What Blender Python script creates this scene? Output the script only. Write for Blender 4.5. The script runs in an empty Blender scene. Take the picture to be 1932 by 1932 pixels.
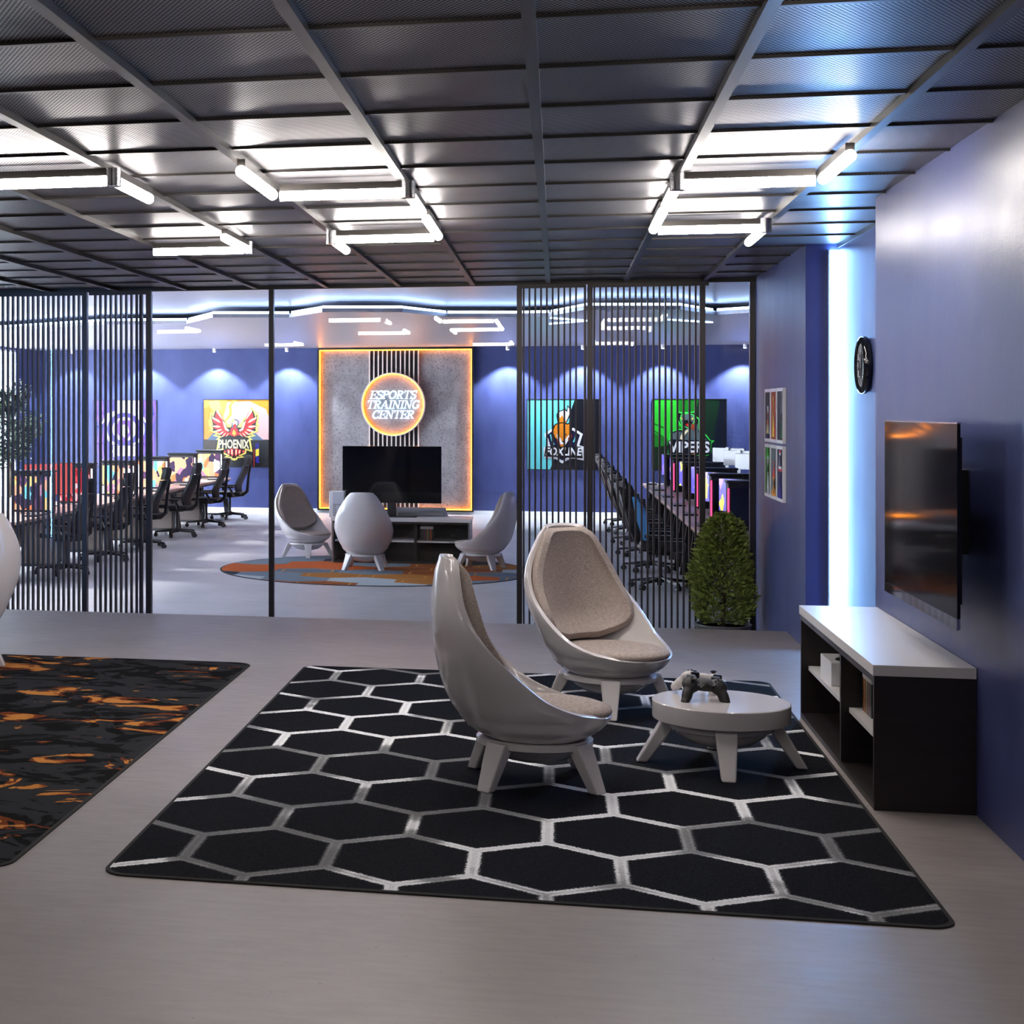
import bpy, math, random
import numpy as np
from mathutils import Vector, Matrix, Euler
random.seed(7)
C = bpy.context.scene.collection
PI = math.pi
R = math.radians

# ------------------------------------------------------------------ mesh helper
class MB:
    def __init__(s): s.v=[]; s.f=[]; s.m=[]; s.cur=0
    def mat(s,i): s.cur=i; return s
    def add(s,vs,fs):
        n=len(s.v); s.v+= [tuple(p) for p in vs]
        for f in fs: s.f.append([n+i for i in f]); s.m.append(s.cur)
        return s
    def box(s,x0,x1,y0,y1,z0,z1,M=None):
        vs=[Vector(p) for p in [(x0,y0,z0),(x1,y0,z0),(x1,y1,z0),(x0,y1,z0),(x0,y0,z1),(x1,y0,z1),(x1,y1,z1),(x0,y1,z1)]]
        if M is not None: vs=[M@p for p in vs]
        return s.add(vs,[(0,3,2,1),(4,5,6,7),(0,1,5,4),(1,2,6,5),(2,3,7,6),(3,0,4,7)])
    def cbox(s,c,d,rot=(0,0,0)):
        M=Matrix.Translation(Vector(c))@Euler(rot).to_matrix().to_4x4()
        return s.box(-d[0]/2,d[0]/2,-d[1]/2,d[1]/2,-d[2]/2,d[2]/2,M)
    def frustum(s,c0,d0,c1,d1,ang=0):
        ca,sa=math.cos(ang),math.sin(ang); vs=[]
        for c,d in ((c0,d0),(c1,d1)):
            for a,b in ((-1,-1),(1,-1),(1,1),(-1,1)):
                x,y=a*d[0]/2,b*d[1]/2
                vs.append((c[0]+x*ca-y*sa,c[1]+x*sa+y*ca,c[2]))
        return s.add(vs,[(3,2,1,0),(4,5,6,7),(0,1,5,4),(1,2,6,5),(2,3,7,6),(3,0,4,7)])
    def tube(s,p0,p1,r0,r1=None,n=16):
        if r1 is None: r1=r0
        p0,p1=Vector(p0),Vector(p1); d=(p1-p0).normalized()
        a=d.orthogonal().normalized(); b=d.cross(a); vs=[]
        for p,r in ((p0,r0),(p1,r1)):
            for i in range(n):
                t=2*PI*i/n; vs.append(p+(a*math.cos(t)+b*math.sin(t))*r)
        fs=[(i,(i+1)%n,n+(i+1)%n,n+i) for i in range(n)]
        fs+=[tuple(range(n))[::-1],tuple(range(n,2*n))]
        return s.add(vs,fs)
    def path(s,pts,r,n=10):
        pts=[Vector(p) for p in pts]; rs=r if isinstance(r,(list,tuple)) else [r]*len(pts)
        vs=[]; a=None
        for i,p in enumerate(pts):
            d=(pts[min(i+1,len(pts)-1)]-pts[max(i-1,0)]).normalized()
            a=d.orthogonal().normalized() if a is None else (a-d*a.dot(d)).normalized()
            b=d.cross(a)
            for k in range(n):
                t=2*PI*k/n; vs.append(p+(a*math.cos(t)+b*math.sin(t))*rs[i])
        fs=[(i*n+k,i*n+(k+1)%n,(i+1)*n+(k+1)%n,(i+1)*n+k) for i in range(len(pts)-1) for k in range(n)]
        fs+=[tuple(range(n))[::-1],tuple(range((len(pts)-1)*n,len(pts)*n))]
        return s.add(vs,fs)
    def lathe(s,prof,c=(0,0,0),n=32,sx=1,sy=1):
        vs=[];m=len(prof)
        for r,z in prof:
            for k in range(n):
                t=2*PI*k/n; vs.append((c[0]+r*sx*math.cos(t),c[1]+r*sy*math.sin(t),c[2]+z))
        fs=[(i*n+k,i*n+(k+1)%n,(i+1)*n+(k+1)%n,(i+1)*n+k) for i in range(m-1) for k in range(n)]
        if prof[0][0]>1e-5: fs.append(tuple(range(n))[::-1])
        if prof[-1][0]>1e-5: fs.append(tuple(range((m-1)*n,m*n)))
        return s.add(vs,fs)
    def ell(s,c,r,n=20,m=12,M=None):
        vs=[]
        for i in range(m+1):
            p=PI*i/m
            for k in range(n):
                t=2*PI*k/n
                q=Vector((r[0]*math.sin(p)*math.cos(t),r[1]*math.sin(p)*math.sin(t),-r[2]*math.cos(p)))
                if M is not None: q=M@q
                vs.append(Vector(c)+q)
        return s.add(vs,[(i*n+k,i*n+(k+1)%n,(i+1)*n+(k+1)%n,(i+1)*n+k) for i in range(m) for k in range(n)])
    def prism(s,poly,f0,f1):
        # poly: 2D points; f0/f1 map (u,v)->3D for the two caps
        n=len(poly); vs=[f0(*p) for p in poly]+[f1(*p) for p in poly]
        return s.add(vs,[tuple(range(n))[::-1],tuple(range(n,2*n))]+[(i,(i+1)%n,n+(i+1)%n,n+i) for i in range(n)])
    def build(s,name,mats,parent=None,smooth=None,bevel=0,seg=2,merge=False):
        me=bpy.data.meshes.new(name); me.from_pydata(s.v,[],s.f)
        if not isinstance(mats,(list,tuple)): mats=[mats]
        for m in mats: me.materials.append(m)
        me.polygons.foreach_set('material_index',s.m)
        if merge:
            import bmesh
            b=bmesh.new(); b.from_mesh(me); bmesh.ops.remove_doubles(b,verts=b.verts,dist=1e-5)
            bmesh.ops.recalc_face_normals(b,faces=b.faces); b.to_mesh(me); b.free()
        me.validate(); me.update()
        if smooth is not None:
            me.shade_smooth()
            if smooth<180: me.set_sharp_from_angle(angle=R(smooth))
        o=bpy.data.objects.new(name,me); C.objects.link(o)
        if parent is not None: o.parent=parent
        if bevel:
            b=o.modifiers.new('bevel','BEVEL'); b.width=bevel; b.segments=seg; b.limit_method='ANGLE'; b.angle_limit=R(40)
        return o

def thing(name,label,cat,loc=(0,0,0),rz=0,group=None):
    o=bpy.data.objects.new(name,None); C.objects.link(o); o.empty_display_size=.1
    o.location=loc; o.rotation_euler=(0,0,rz)
    return tag(o,label,cat,group)
def tag(o,label,cat,group=None):
    o['label']=label; o['category']=cat
    if group: o['group']=group
    return o
def struct(o,label=None,cat=None):
    o['kind']='structure'
    if label: o['label']=label
    if cat: o['category']=cat
    return o
def copy_tree(o,parent=None):
    c=o.copy(); C.objects.link(c)
    if parent is not None: c.parent=parent
    for ch in list(o.children): copy_tree(ch,c)
    return c
def place(proto,used,loc,rz,label,group):
    o=proto if not used else copy_tree(proto)
    o.location=loc; o.rotation_euler=(0,0,rz); o['label']=label
    if group: o['group']=group
    return o
ORD=['nearest','second nearest','third','fourth','fifth','farthest']

# ------------------------------------------------------------------ materials
def newmat(name):
    m=bpy.data.materials.new(name); m.use_nodes=True
    nt=m.node_tree; return m,nt,nt.nodes['Principled BSDF']
def L(c): # sRGB 0-255 to linear
    return tuple(((x/255)/12.92 if x/255<=.04045 else (((x/255)+.055)/1.055)**2.4) for x in c)
def mat(name,col,rough=.5,metal=0,spec=.5,coat=0,emit=None,es=0,bump=0,bscale=40,var=0,stretch=(1,1,1)):
    m,nt,b=newmat(name); N=nt.nodes; K=nt.links
    b.inputs['Base Color'].default_value=(*col,1); b.inputs['Roughness'].default_value=rough
    b.inputs['Metallic'].default_value=metal; b.inputs['Specular IOR Level'].default_value=spec
    b.inputs['Coat Weight'].default_value=coat; b.inputs['Coat Roughness'].default_value=.08
    if emit: b.inputs['Emission Color'].default_value=(*emit,1); b.inputs['Emission Strength'].default_value=es
    if bump or var:
        t=N.new('ShaderNodeTexCoord'); mp=N.new('ShaderNodeMapping'); mp.inputs['Scale'].default_value=stretch
        K.new(t.outputs['Object'],mp.inputs[0])
        n=N.new('ShaderNodeTexNoise'); n.inputs['Scale'].default_value=bscale; n.inputs['Detail'].default_value=4
        K.new(mp.outputs[0],n.inputs['Vector'])
        if bump:
            bp=N.new('ShaderNodeBump'); bp.inputs['Strength'].default_value=bump; bp.inputs['Distance'].default_value=.01
            K.new(n.outputs['Fac'],bp.inputs['Height']); K.new(bp.outputs[0],b.inputs['Normal'])
        if var:
            r=N.new('ShaderNodeValToRGB'); r.color_ramp.elements[0].position=.3; r.color_ramp.elements[1].position=.7
            r.color_ramp.elements[0].color=(*[x*(1-var) for x in col],1); r.color_ramp.elements[1].color=(*[min(1,x*(1+var)) for x in col],1)
            K.new(n.outputs['Fac'],r.inputs[0]); K.new(r.outputs[0],b.inputs['Base Color'])
    return m
def emat(name,col,s):
    m,nt,b=newmat(name); b.inputs['Base Color'].default_value=(*[min(.8,x) for x in col],1)
    b.inputs['Emission Color'].default_value=(*col,1); b.inputs['Emission Strength'].default_value=s; return m

class G:  # tiny node-graph helper
    def __init__(s,nt): s.nt=nt
    def n(s,t,**k):
        o=s.nt.nodes.new(t)
        for a,b in k.items(): setattr(o,a,b)
        return o
    def l(s,a,b): s.nt.links.new(a,b)
    def put(s,sock,v):
        if hasattr(v,'is_linked'): s.l(v,sock)
        else: sock.default_value=v
    def m(s,op,a,b=0.,c=0.):
        o=s.n('ShaderNodeMath',operation=op); s.put(o.inputs[0],a); s.put(o.inputs[1],b); s.put(o.inputs[2],c); return o.outputs[0]
    def vm(s,op,a,b=(0,0,0),out=0):
        o=s.n('ShaderNodeVectorMath',operation=op); s.put(o.inputs[0],a); s.put(o.inputs[1],b); return o.outputs[out]
    def noise(s,vec,scale,detail=2,dist=0,rough=.5):
        o=s.n('ShaderNodeTexNoise'); s.l(vec,o.inputs['Vector']); o.inputs['Scale'].default_value=scale
        o.inputs['Detail'].default_value=detail; o.inputs['Distortion'].default_value=dist; o.inputs['Roughness'].default_value=rough; return o
    def ramp(s,fac,stops,interp='LINEAR'):
        o=s.n('ShaderNodeValToRGB'); cr=o.color_ramp; cr.interpolation=interp
        while len(cr.elements)<len(stops): cr.elements.new(.5)
        for e,(p,c) in zip(cr.elements,stops): e.position=p; e.color=(*c,1) if len(c)==3 else c
        s.l(fac,o.inputs[0]); return o.outputs[0]
    def mix(s,f,a,b):
        o=s.n('ShaderNodeMix',data_type='RGBA'); s.put(o.inputs[0],f)
        for k,v in ((6,a),(7,b)): s.put(o.inputs[k],v if hasattr(v,'is_linked') else (*v,1))
        return o.outputs[2]
    def obj(s): return s.n('ShaderNodeTexCoord').outputs['Object']
    def map(s,vec,scale=(1,1,1),loc=(0,0,0),rot=(0,0,0)):
        o=s.n('ShaderNodeMapping'); s.l(vec,o.inputs[0]); o.inputs['Scale'].default_value=scale; o.inputs['Location'].default_value=loc; o.inputs['Rotation'].default_value=rot; return o.outputs[0]
    def hexa(s,vec):
        # hex lattice, flats one unit apart along x; returns edge distance (0 on edge .5 in centre) and cell id
        rep=(1,math.sqrt(3),1); half=(.5,math.sqrt(3)/2,.5)
        def cell(off):
            p=s.vm('SUBTRACT',vec,off) if any(off) else vec
            q=s.vm('SUBTRACT',s.vm('WRAP' if False else 'MODULO',s.vm('ADD',s.vm('MODULO',p,rep),rep),rep),half)
            sp=s.n('ShaderNodeSeparateXYZ'); s.l(q,sp.inputs[0])
            cb=s.n('ShaderNodeCombineXYZ'); s.l(sp.outputs[0],cb.inputs[0]); s.l(sp.outputs[1],cb.inputs[1])
            return cb.outputs[0]
        a=cell((0,0,0)); b=cell(half)
        la=s.vm('LENGTH',a,out=1); lb=s.vm('LENGTH',b,out=1)
        f=s.m('LESS_THAN',lb,la)
        mx=s.n('ShaderNodeMix',data_type='VECTOR'); s.l(f,mx.inputs[0]); s.l(a,mx.inputs[4]); s.l(b,mx.inputs[5]); q=mx.outputs[1]
        ab=s.vm('ABSOLUTE',q); d=s.vm('DOT_PRODUCT',ab,(.5,math.sqrt(3)/2,0),out=1)
        sx=s.n('ShaderNodeSeparateXYZ'); s.l(ab,sx.inputs[0])
        e=s.m('SUBTRACT',.5,s.m('MAXIMUM',d,sx.outputs[0]))
        return e,s.vm('SUBTRACT',vec,q)

def floor_mat(name='concrete_floor',c0=(.275,.24,.222),c1=(.36,.32,.297)):
    m,nt,b=newmat(name); g=G(nt); o=g.obj()
    n1=g.noise(o,1.1,6,.4,.6); n2=g.noise(o,60,3); n3=g.noise(g.map(o,(3,14,3)),2,5)
    c=g.ramp(n1.outputs['Fac'],[(.3,c0),(.7,c1)])
    c=g.mix(g.m('MULTIPLY',n2.outputs['Fac'],.25),c,(.2,.19,.19))
    v=g.n('ShaderNodeTexVoronoi'); g.l(o,v.inputs['Vector']); v.inputs['Scale'].default_value=9
    pit=g.m('LESS_THAN',v.outputs['Distance'],.045)
    c=g.mix(g.m('MULTIPLY',pit,.5),c,(.12,.11,.11)); g.l(c,b.inputs['Base Color'])
    g.l(g.ramp(n3.outputs['Fac'],[(.3,(.34,)*3),(.7,(.47,)*3)]),b.inputs['Roughness'])
    bp=g.n('ShaderNodeBump'); bp.inputs['Strength'].default_value=.05; g.l(n2.outputs['Fac'],bp.inputs['Height']); g.l(bp.outputs[0],b.inputs['Normal'])
    return m
def wall_mat():
    m,nt,b=newmat('blue_paint'); g=G(nt); o=g.obj()
    n1=g.noise(g.map(o,(2.2,2.2,.8)),1.6,6,.3); n2=g.noise(o,130,2); n3=g.noise(o,22,3)
    c=g.ramp(n1.outputs['Fac'],[(.3,(.042,.052,.150)),(.72,(.060,.073,.192))]); g.l(c,b.inputs['Base Color'])
    g.l(g.ramp(n1.outputs['Fac'],[(.3,(.33,)*3),(.7,(.40,)*3)]),b.inputs['Roughness'])
    b.inputs['Specular IOR Level'].default_value=.24
    h=g.m('ADD',g.m('MULTIPLY',n2.outputs['Fac'],.5),g.m('MULTIPLY',n3.outputs['Fac'],.6))
    bp=g.n('ShaderNodeBump'); bp.inputs['Strength'].default_value=.16; bp.inputs['Distance'].default_value=.006
    g.l(h,bp.inputs['Height']); g.l(bp.outputs[0],b.inputs['Normal']); return m
def perf_mat():
    m,nt,b=newmat('perforated_metal'); g=G(nt); o=g.obj()
    s=g.map(o,(62,62,62)); e,i=g.hexa(s)
    hole=g.ramp(e,[(.16,(0,)*3),(.24,(1,)*3)])
    n=g.noise(g.map(o,(1.3,1.0,1)),1,3)
    base=g.ramp(n.outputs['Fac'],[(.35,(.22,.215,.225)),(.65,(.33,.32,.33))])
    g.l(g.mix(hole,base,(.03,.03,.035)),b.inputs['Base Color'])
    b.inputs['Metallic'].default_value=.55
    g.l(g.ramp(hole,[(0,(.33,)*3),(1,(.9,)*3)]),b.inputs['Roughness']); return m
def hex_rug_mat():
    m,nt,b=newmat('hexagon_carpet'); g=G(nt); o=g.obj()
    jit=g.noise(o,110,2); j=g.vm('SCALE',g.vm('SUBTRACT',jit.outputs['Color'],(.5,.5,.5))); j.node.inputs[3].default_value=.026
    p=g.vm('ADD',o,j); w=.52; sc=(1/.5205,1/(.5205*1.109),0)
    p=g.map(p,sc,(.5-.483*sc[0],math.sqrt(3)/2-5.935*sc[1],0)); e,i=g.hexa(p)
    br=g.ramp(g.noise(o,1.15,2,.8).outputs['Fac'],[(.41,(.09,)*3),(.49,(.24,)*3),(.555,(1.0,)*3)])
    core=g.ramp(e,[(.0,(.55,)*3),(.014,(.45,)*3),(.022,(1,)*3),(.034,(1,)*3),(.050,(.0,)*3)])
    soft=g.ramp(e,[(.0,(.24,)*3),(.04,(.15,)*3),(.062,(.0,)*3)])
    k=g.m('ADD',g.m('MULTIPLY',core,br),g.m('MULTIPLY',soft,.34))
    pile=g.noise(o,190,2)
    k2=g.m('MULTIPLY',k,g.m('ADD',1.0,g.m('MULTIPLY',pile.outputs['Fac'],1.0)))
    base=g.ramp(pile.outputs['Fac'],[(.42,(.0012,.0014,.0024)),(.68,(.012,.013,.020))])
    g.l(g.mix(g.m('MINIMUM',k2,1),base,(.88,.89,.9)),b.inputs['Base Color'])
    b.inputs['Roughness'].default_value=.95; b.inputs['Specular IOR Level'].default_value=.1
    bp=g.n('ShaderNodeBump'); bp.inputs['Strength'].default_value=.4; bp.inputs['Distance'].default_value=.003; g.l(pile.outputs['Fac'],bp.inputs['Height']); g.l(bp.outputs[0],b.inputs['Normal'])
    return m
def lava_rug_mat():
    m,nt,b=newmat('lava_carpet'); g=G(nt); o=g.obj()
    p=g.map(o,(.75,1.25,1),(1.7,.6,0),(0,0,R(-14))); big=g.noise(p,1.1,3,1.2); s1=g.noise(p,2.6,4,2.2,.55); s2=g.noise(g.map(p,(1,1,1),(7,3,1)),2.4,3,2.6,.5)
    pile=g.noise(o,330,2)
    grey=g.ramp(s1.outputs['Fac'],[(0,(.004,.004,.004)),(.47,(.004,.004,.004)),(.49,(.028,.029,.033)),(1,(.04,.041,.046))])
    x=g.m('ADD',s2.outputs['Fac'],g.m('MULTIPLY',g.m('SUBTRACT',big.outputs['Fac'],.5),.75))
    c=g.mix(g.ramp(x,[(.59,(0,)*3),(.595,(1,)*3)]),grey,(.19,.045,.014))
    c=g.mix(g.ramp(g.m('ADD',x,g.m('MULTIPLY',g.m('SUBTRACT',s1.outputs['Fac'],.5),.5)),[(.63,(0,)*3),(.635,(1,)*3)]),c,(.62,.25,.055))
    c=g.mix(g.m('MULTIPLY',pile.outputs['Fac'],.35),c,(.0,.0,.0)); g.l(c,b.inputs['Base Color'])
    b.inputs['Roughness'].default_value=.95; b.inputs['Specular IOR Level'].default_value=.1; return m
def round_rug_mat():
    m,nt,b=newmat('hexagon_patch_carpet'); g=G(nt); o=g.obj()
    p=g.map(o,(1.25,1.75,0),(.35,.1,0)); e,i=g.hexa(p)
    wn=g.n('ShaderNodeTexWhiteNoise',noise_dimensions='2D'); g.l(g.vm('ADD',g.vm('SNAP',g.vm('ADD',i,(.03,.03,0)),(.25,.25,1)),(11.3,4.7,0)),wn.inputs['Vector'])
    pal=[(0,L((34,40,52))),(.16,L((196,92,34))),(.34,L((120,134,148))),(.52,L((182,190,196))),(.68,L((176,110,40))),(.8,L((150,78,30))),(.9,L((98,112,128)))]
    c=g.ramp(wn.outputs['Value'],pal,'CONSTANT')
    ring=g.ramp(e,[(.0,(0,)*3),(.09,(0,)*3),(.095,(1,)*3),(.12,(1,)*3),(.125,(0,)*3)])
    c=g.mix(g.m('MULTIPLY',ring,g.m('GREATER_THAN',wn.outputs['Value'],.68)),c,L((206,140,60)))
    pile=g.noise(o,200,2); c=g.mix(g.m('MULTIPLY',pile.outputs['Fac'],.3),c,(.03,.03,.03)); g.l(c,b.inputs['Base Color'])
    b.inputs['Roughness'].default_value=.95; b.inputs['Specular IOR Level'].default_value=.1; return m
def speckle_mat():
    m,nt,b=newmat('speckled_concrete'); g=G(nt); o=g.obj()
    n1=g.noise(o,3,4); n2=g.noise(o,26,4,0,.7); n3=g.noise(o,48,2)
    c=g.ramp(n1.outputs['Fac'],[(.3,(.16,.15,.16)),(.7,(.25,.24,.25))])
    c=g.mix(g.ramp(n2.outputs['Fac'],[(.52,(0,)*3),(.64,(1,)*3)]),c,(.11,.105,.12))
    c=g.mix(g.ramp(n3.outputs['Fac'],[(.66,(0,)*3),(.7,(1,)*3)]),c,(.02,.02,.025)); g.l(c,b.inputs['Base Color']); b.inputs['Roughness'].default_value=.8; return m
def fabric_mat():
    m,nt,b=newmat('woven_beige'); g=G(nt); o=g.obj()
    a=g.noise(g.map(o,(60,60,500)),1,3); c2=g.noise(g.map(o,(500,500,60)),1,3)
    f=g.m('ADD',g.m('MULTIPLY',a.outputs['Fac'],.5),g.m('MULTIPLY',c2.outputs['Fac'],.5))
    g.l(g.ramp(f,[(.35,(.25,.20,.175)),(.65,(.56,.475,.42))]),b.inputs['Base Color']); b.inputs['Roughness'].default_value=.9
    b.inputs['Specular IOR Level'].default_value=.2
    bp=g.n('ShaderNodeBump'); bp.inputs['Strength'].default_value=.3; bp.inputs['Distance'].default_value=.002; g.l(f,bp.inputs['Height']); g.l(bp.outputs[0],b.inputs['Normal']); return m
def glass_mat():
    m=bpy.data.materials.new('clear_glass'); m.use_nodes=True; nt=m.node_tree; nt.nodes.clear(); g=G(nt)
    out=g.n('ShaderNodeOutputMaterial'); t=g.n('ShaderNodeBsdfTransparent'); t.inputs[0].default_value=(.97,.98,.99,1)
    gl=g.n('ShaderNodeBsdfGlossy'); gl.inputs['Roughness'].default_value=.01
    fr=g.n('ShaderNodeFresnel'); fr.inputs['IOR'].default_value=1.5
    mx=g.n('ShaderNodeMixShader'); ge=g.n('ShaderNodeNewGeometry'); g.l(g.m('MULTIPLY',fr.outputs[0],g.m('SUBTRACT',1.,ge.outputs['Backfacing'])),mx.inputs[0]); g.l(t.outputs[0],mx.inputs[1]); g.l(gl.outputs[0],mx.inputs[2]); g.l(mx.outputs[0],out.inputs[0]); return m
def patch_mat(name,stops,scale,es,seedloc):
    m,nt,b=newmat(name); g=G(nt); o=g.obj()
    inf=g.n('ShaderNodeObjectInfo'); off=g.vm('SCALE',(3.1,5.3,9.7)); g.l(inf.outputs['Random'],off.node.inputs[3])
    d=g.noise(o,5,2); p=g.vm('ADD',g.vm('ADD',o,off),g.vm('MULTIPLY',d.outputs['Color'],(.12,.12,.12)))
    v=g.n('ShaderNodeTexVoronoi'); g.l(g.map(p,(1,1,.7),seedloc),v.inputs['Vector']); v.inputs['Scale'].default_value=scale
    sp=g.n('ShaderNodeSeparateColor'); g.l(v.outputs['Color'],sp.inputs[0])
    c=g.ramp(sp.outputs[0],stops,'CONSTANT'); g.l(c,b.inputs['Base Color']); g.l(c,b.inputs['Emission Color']); b.inputs['Emission Strength'].default_value=es
    b.inputs['Roughness'].default_value=.15; return m
def wood_mat(name,c0,c1,st=(2,14,14),rough=.4):
    m,nt,b=newmat(name); g=G(nt); n=g.noise(g.map(g.obj(),st),2,5,.6)
    g.l(g.ramp(n.outputs['Fac'],[(.3,c0),(.7,c1)]),b.inputs['Base Color']); b.inputs['Roughness'].default_value=rough; return m

FLOOR=floor_mat(); WALL=wall_mat(); PERF=perf_mat(); GLASS=glass_mat(); FAB=fabric_mat()
BEAM=mat('bronze_metal',(.05,.045,.041),.36,.5)
POST=mat('dark_bronze_post',(.06,.055,.055),.32,.7)
SLAT=mat('dark_slat',(.05,.046,.05),.36,.5)
WHITE=mat('white_plastic',(.78,.77,.78),.35)
PEARL=mat('pearl_gloss_shell',(.66,.62,.615),.27,coat=.6,spec=.5)
WTOP=mat('white_laminate',(.66,.64,.63),.3,spec=.5)
WENGE=wood_mat('dark_wenge',(.012,.008,.009),(.02,.014,.015),rough=.38)
GREYW=wood_mat('grey_brown_veneer',(.16,.145,.15),(.27,.25,.25))
BLACK=mat('black_plastic',(.009,.009,.011),.38)
BLACKG=mat('black_gloss',(.004,.004,.005),.06,spec=.7)
MESHF=mat('black_mesh_fabric',(.010,.011,.014),.6,bump=.5,bscale=180)
CHROME=mat('brushed_steel',(.5,.5,.52),.2,1)
SILV=mat('silver',(.42,.42,.45),.3,.8)
TUBE=emat('tube_glow',(1,.93,.88),20)
LEDB=emat('blue_white_led',(.24,.50,1),28)
LEDZ=emat('cool_led',(.40,.60,1),9)
WARM=emat('amber_led',(1,.29,.014),9)
NEON=emat('neon_white',(.62,.80,1),.9)
RUBBER=mat('rug_edge',(.012,.011,.010),.9)
SOFF=mat('satin_grey_ceiling',(.36,.34,.36),.33,var=.12,bscale=3,stretch=(2,14,1))
CREAM=mat('cream_slat',(.72,.62,.55),.5)
BLUEC=mat('blue_panel',(.10,.40,.80),.4)
GREYC=mat('grey_panel',(.26,.25,.25),.45)
LEAF=mat('boxwood_leaf',(.21,.27,.05),.45,var=.5,bscale=25)
LEAF2=mat('ficus_leaf',(.02,.035,.015),.5)
BARK=mat('bark',(.05,.035,.02),.9)
DESK=wood_mat('pale_wood_desk',(.42,.27,.21),(.52,.35,.28))

# ------------------------------------------------------------------ camera
H=1.65; F=3050.; CX=372.; HY=773.; TH=math.atan(680/F)
cam=bpy.data.cameras.new('camera'); co=bpy.data.objects.new('camera',cam); C.objects.link(co)
cam.sensor_width=36; cam.lens=F/1932*36; cam.shift_x=(966-CX)/1932; cam.shift_y=(HY-966)/1932
co.location=(0,0,H); co.rotation_euler=(R(90),0,TH); cam.clip_end=200
bpy.context.scene.camera=co
sc=bpy.context.scene
sc.view_settings.view_transform='Standard'; sc.view_settings.look='None'; sc.view_settings.gamma=1
sc.view_settings.exposure=1.30; sc.view_settings.use_curve_mapping=False
w=bpy.data.worlds.new('World'); sc.world=w; w.use_nodes=True
w.node_tree.nodes['Background'].inputs[0].default_value=(.80,.89,1,1); w.node_tree.nodes['Background'].inputs[1].default_value=9.5

# ------------------------------------------------------------------ setting
RZ=-.39; XW=1.663; YE=12.7; YP=14.65; YB=31.9; ZC=2.755; XL=-6.2; XRL=-10.5; XRR=4.3; YN=-3.2; ZRC=3.03
def sbox(name,m,*b,label=None,cat=None): return struct(MB().box(*b).build(name,m),label,cat)
f=sbox('floor',FLOOR,XL-.5,2.4,YN,YE,RZ-.1,0)
sbox('floor_sunken',floor_mat('pale_floor',(.42,.41,.43),(.52,.51,.53)),XRL-.3,XRR+.3,YE,YB+.3,RZ-.2,RZ)
# front right wall with its lit niche
mb=MB(); mb.box(XW,2.2,YN,9.245,RZ,3.1); mb.box(1.87,2.2,9.245,11.75,RZ,3.1); mb.box(XW,2.2,11.75,14.72,RZ,3.1)
struct(mb.build('wall_right',WALL))
mb=MB(); mb.box(XL-.5,XL,YN,9.245,RZ,3.1); mb.box(XL-.5,XL-.21,9.245,11.75,RZ,3.1); mb.box(XL-.5,XL,11.75,YP,RZ,3.1); struct(mb.build('wall_front_left',WALL))
sbox('wall_behind',WALL,XL-.5,2.4,YN-.3,YN,RZ,3.1)
sbox('wall_back',WALL,XRL-.3,XRR+.3,YB,YB+.3,RZ,3.2)
sbox('wall_rear_right',WALL,XRR,XRR+.3,YP-.2,YB+.3,RZ,3.2)
mb=MB(); mb.box(2.2,XRR,YP,YP+.12,RZ,3.2); mb.box(XRL-.07,XL,YP,YP+.12,RZ,3.2); struct(mb.build('wall_return',WALL))
W0,W1,WZ0,WZ1=16.0,30.6,RZ+.08,2.83
mb=MB(); mb.box(XRL-.07,XRL,YP,W0,RZ,3.2); mb.box(XRL-.07,XRL,W1,YB,RZ,3.2); mb.box(XRL-.07,XRL,W0,W1,RZ,WZ0); mb.box(XRL-.07,XRL,W0,W1,WZ1,3.2)
struct(mb.build('wall_left',WALL))
wn=struct(bpy.data.objects.new('window_1',None)); C.objects.link(wn)
MB().box(XRL-.045,XRL-.035,W0,W1,WZ0,WZ1).build('window_pane',GLASS,wn)
mb=MB()
for i in range(7):
    y=W0+(W1-W0)*i/6; mb.box(XRL-.06,XRL-.02,y-.025,y+.025,WZ0,WZ1)
mb.box(XRL-.06,XRL-.02,W0,W1,WZ1-.04,WZ1); mb.box(XRL-.06,XRL-.02,W0,W1,WZ0,WZ0+.04); mb.build('window_frame',WHITE,wn)
sbox('baseboard_back',WHITE,XRL,XRR,YB-.02,YB,RZ,RZ+.075)
sbox('baseboard_left',WHITE,XRL,XRL+.02,YP+.2,YB-.02,RZ,RZ+.075)
# front ceiling: perforated panels on a bronze grid
sbox('ceiling',PERF,XL-.5,2.4,YN,14.6,ZC+.03,ZC+.10)
k=0; X0=-.08
for i in range(-13,4):
    x=X0+.655*i
    if x<XL: continue
    k+=1; sbox('trim_%d'%k,BEAM,x-.020,x+.020,YN,14.6,ZC,ZC+.035)
for j in range(-12,14):
    y=5.454+.704*j
    if y<YN: continue
    k+=1; sbox('trim_%d'%k,BEAM,XL,1.87 if 9.245<y<11.75 else XW,y-.011,y+.011,ZC+.019,ZC+.035)
k+=1; sbox('trim_%d'%k,BEAM,XL,XW,14.58,14.62,ZC-.005,3.1)
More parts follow.
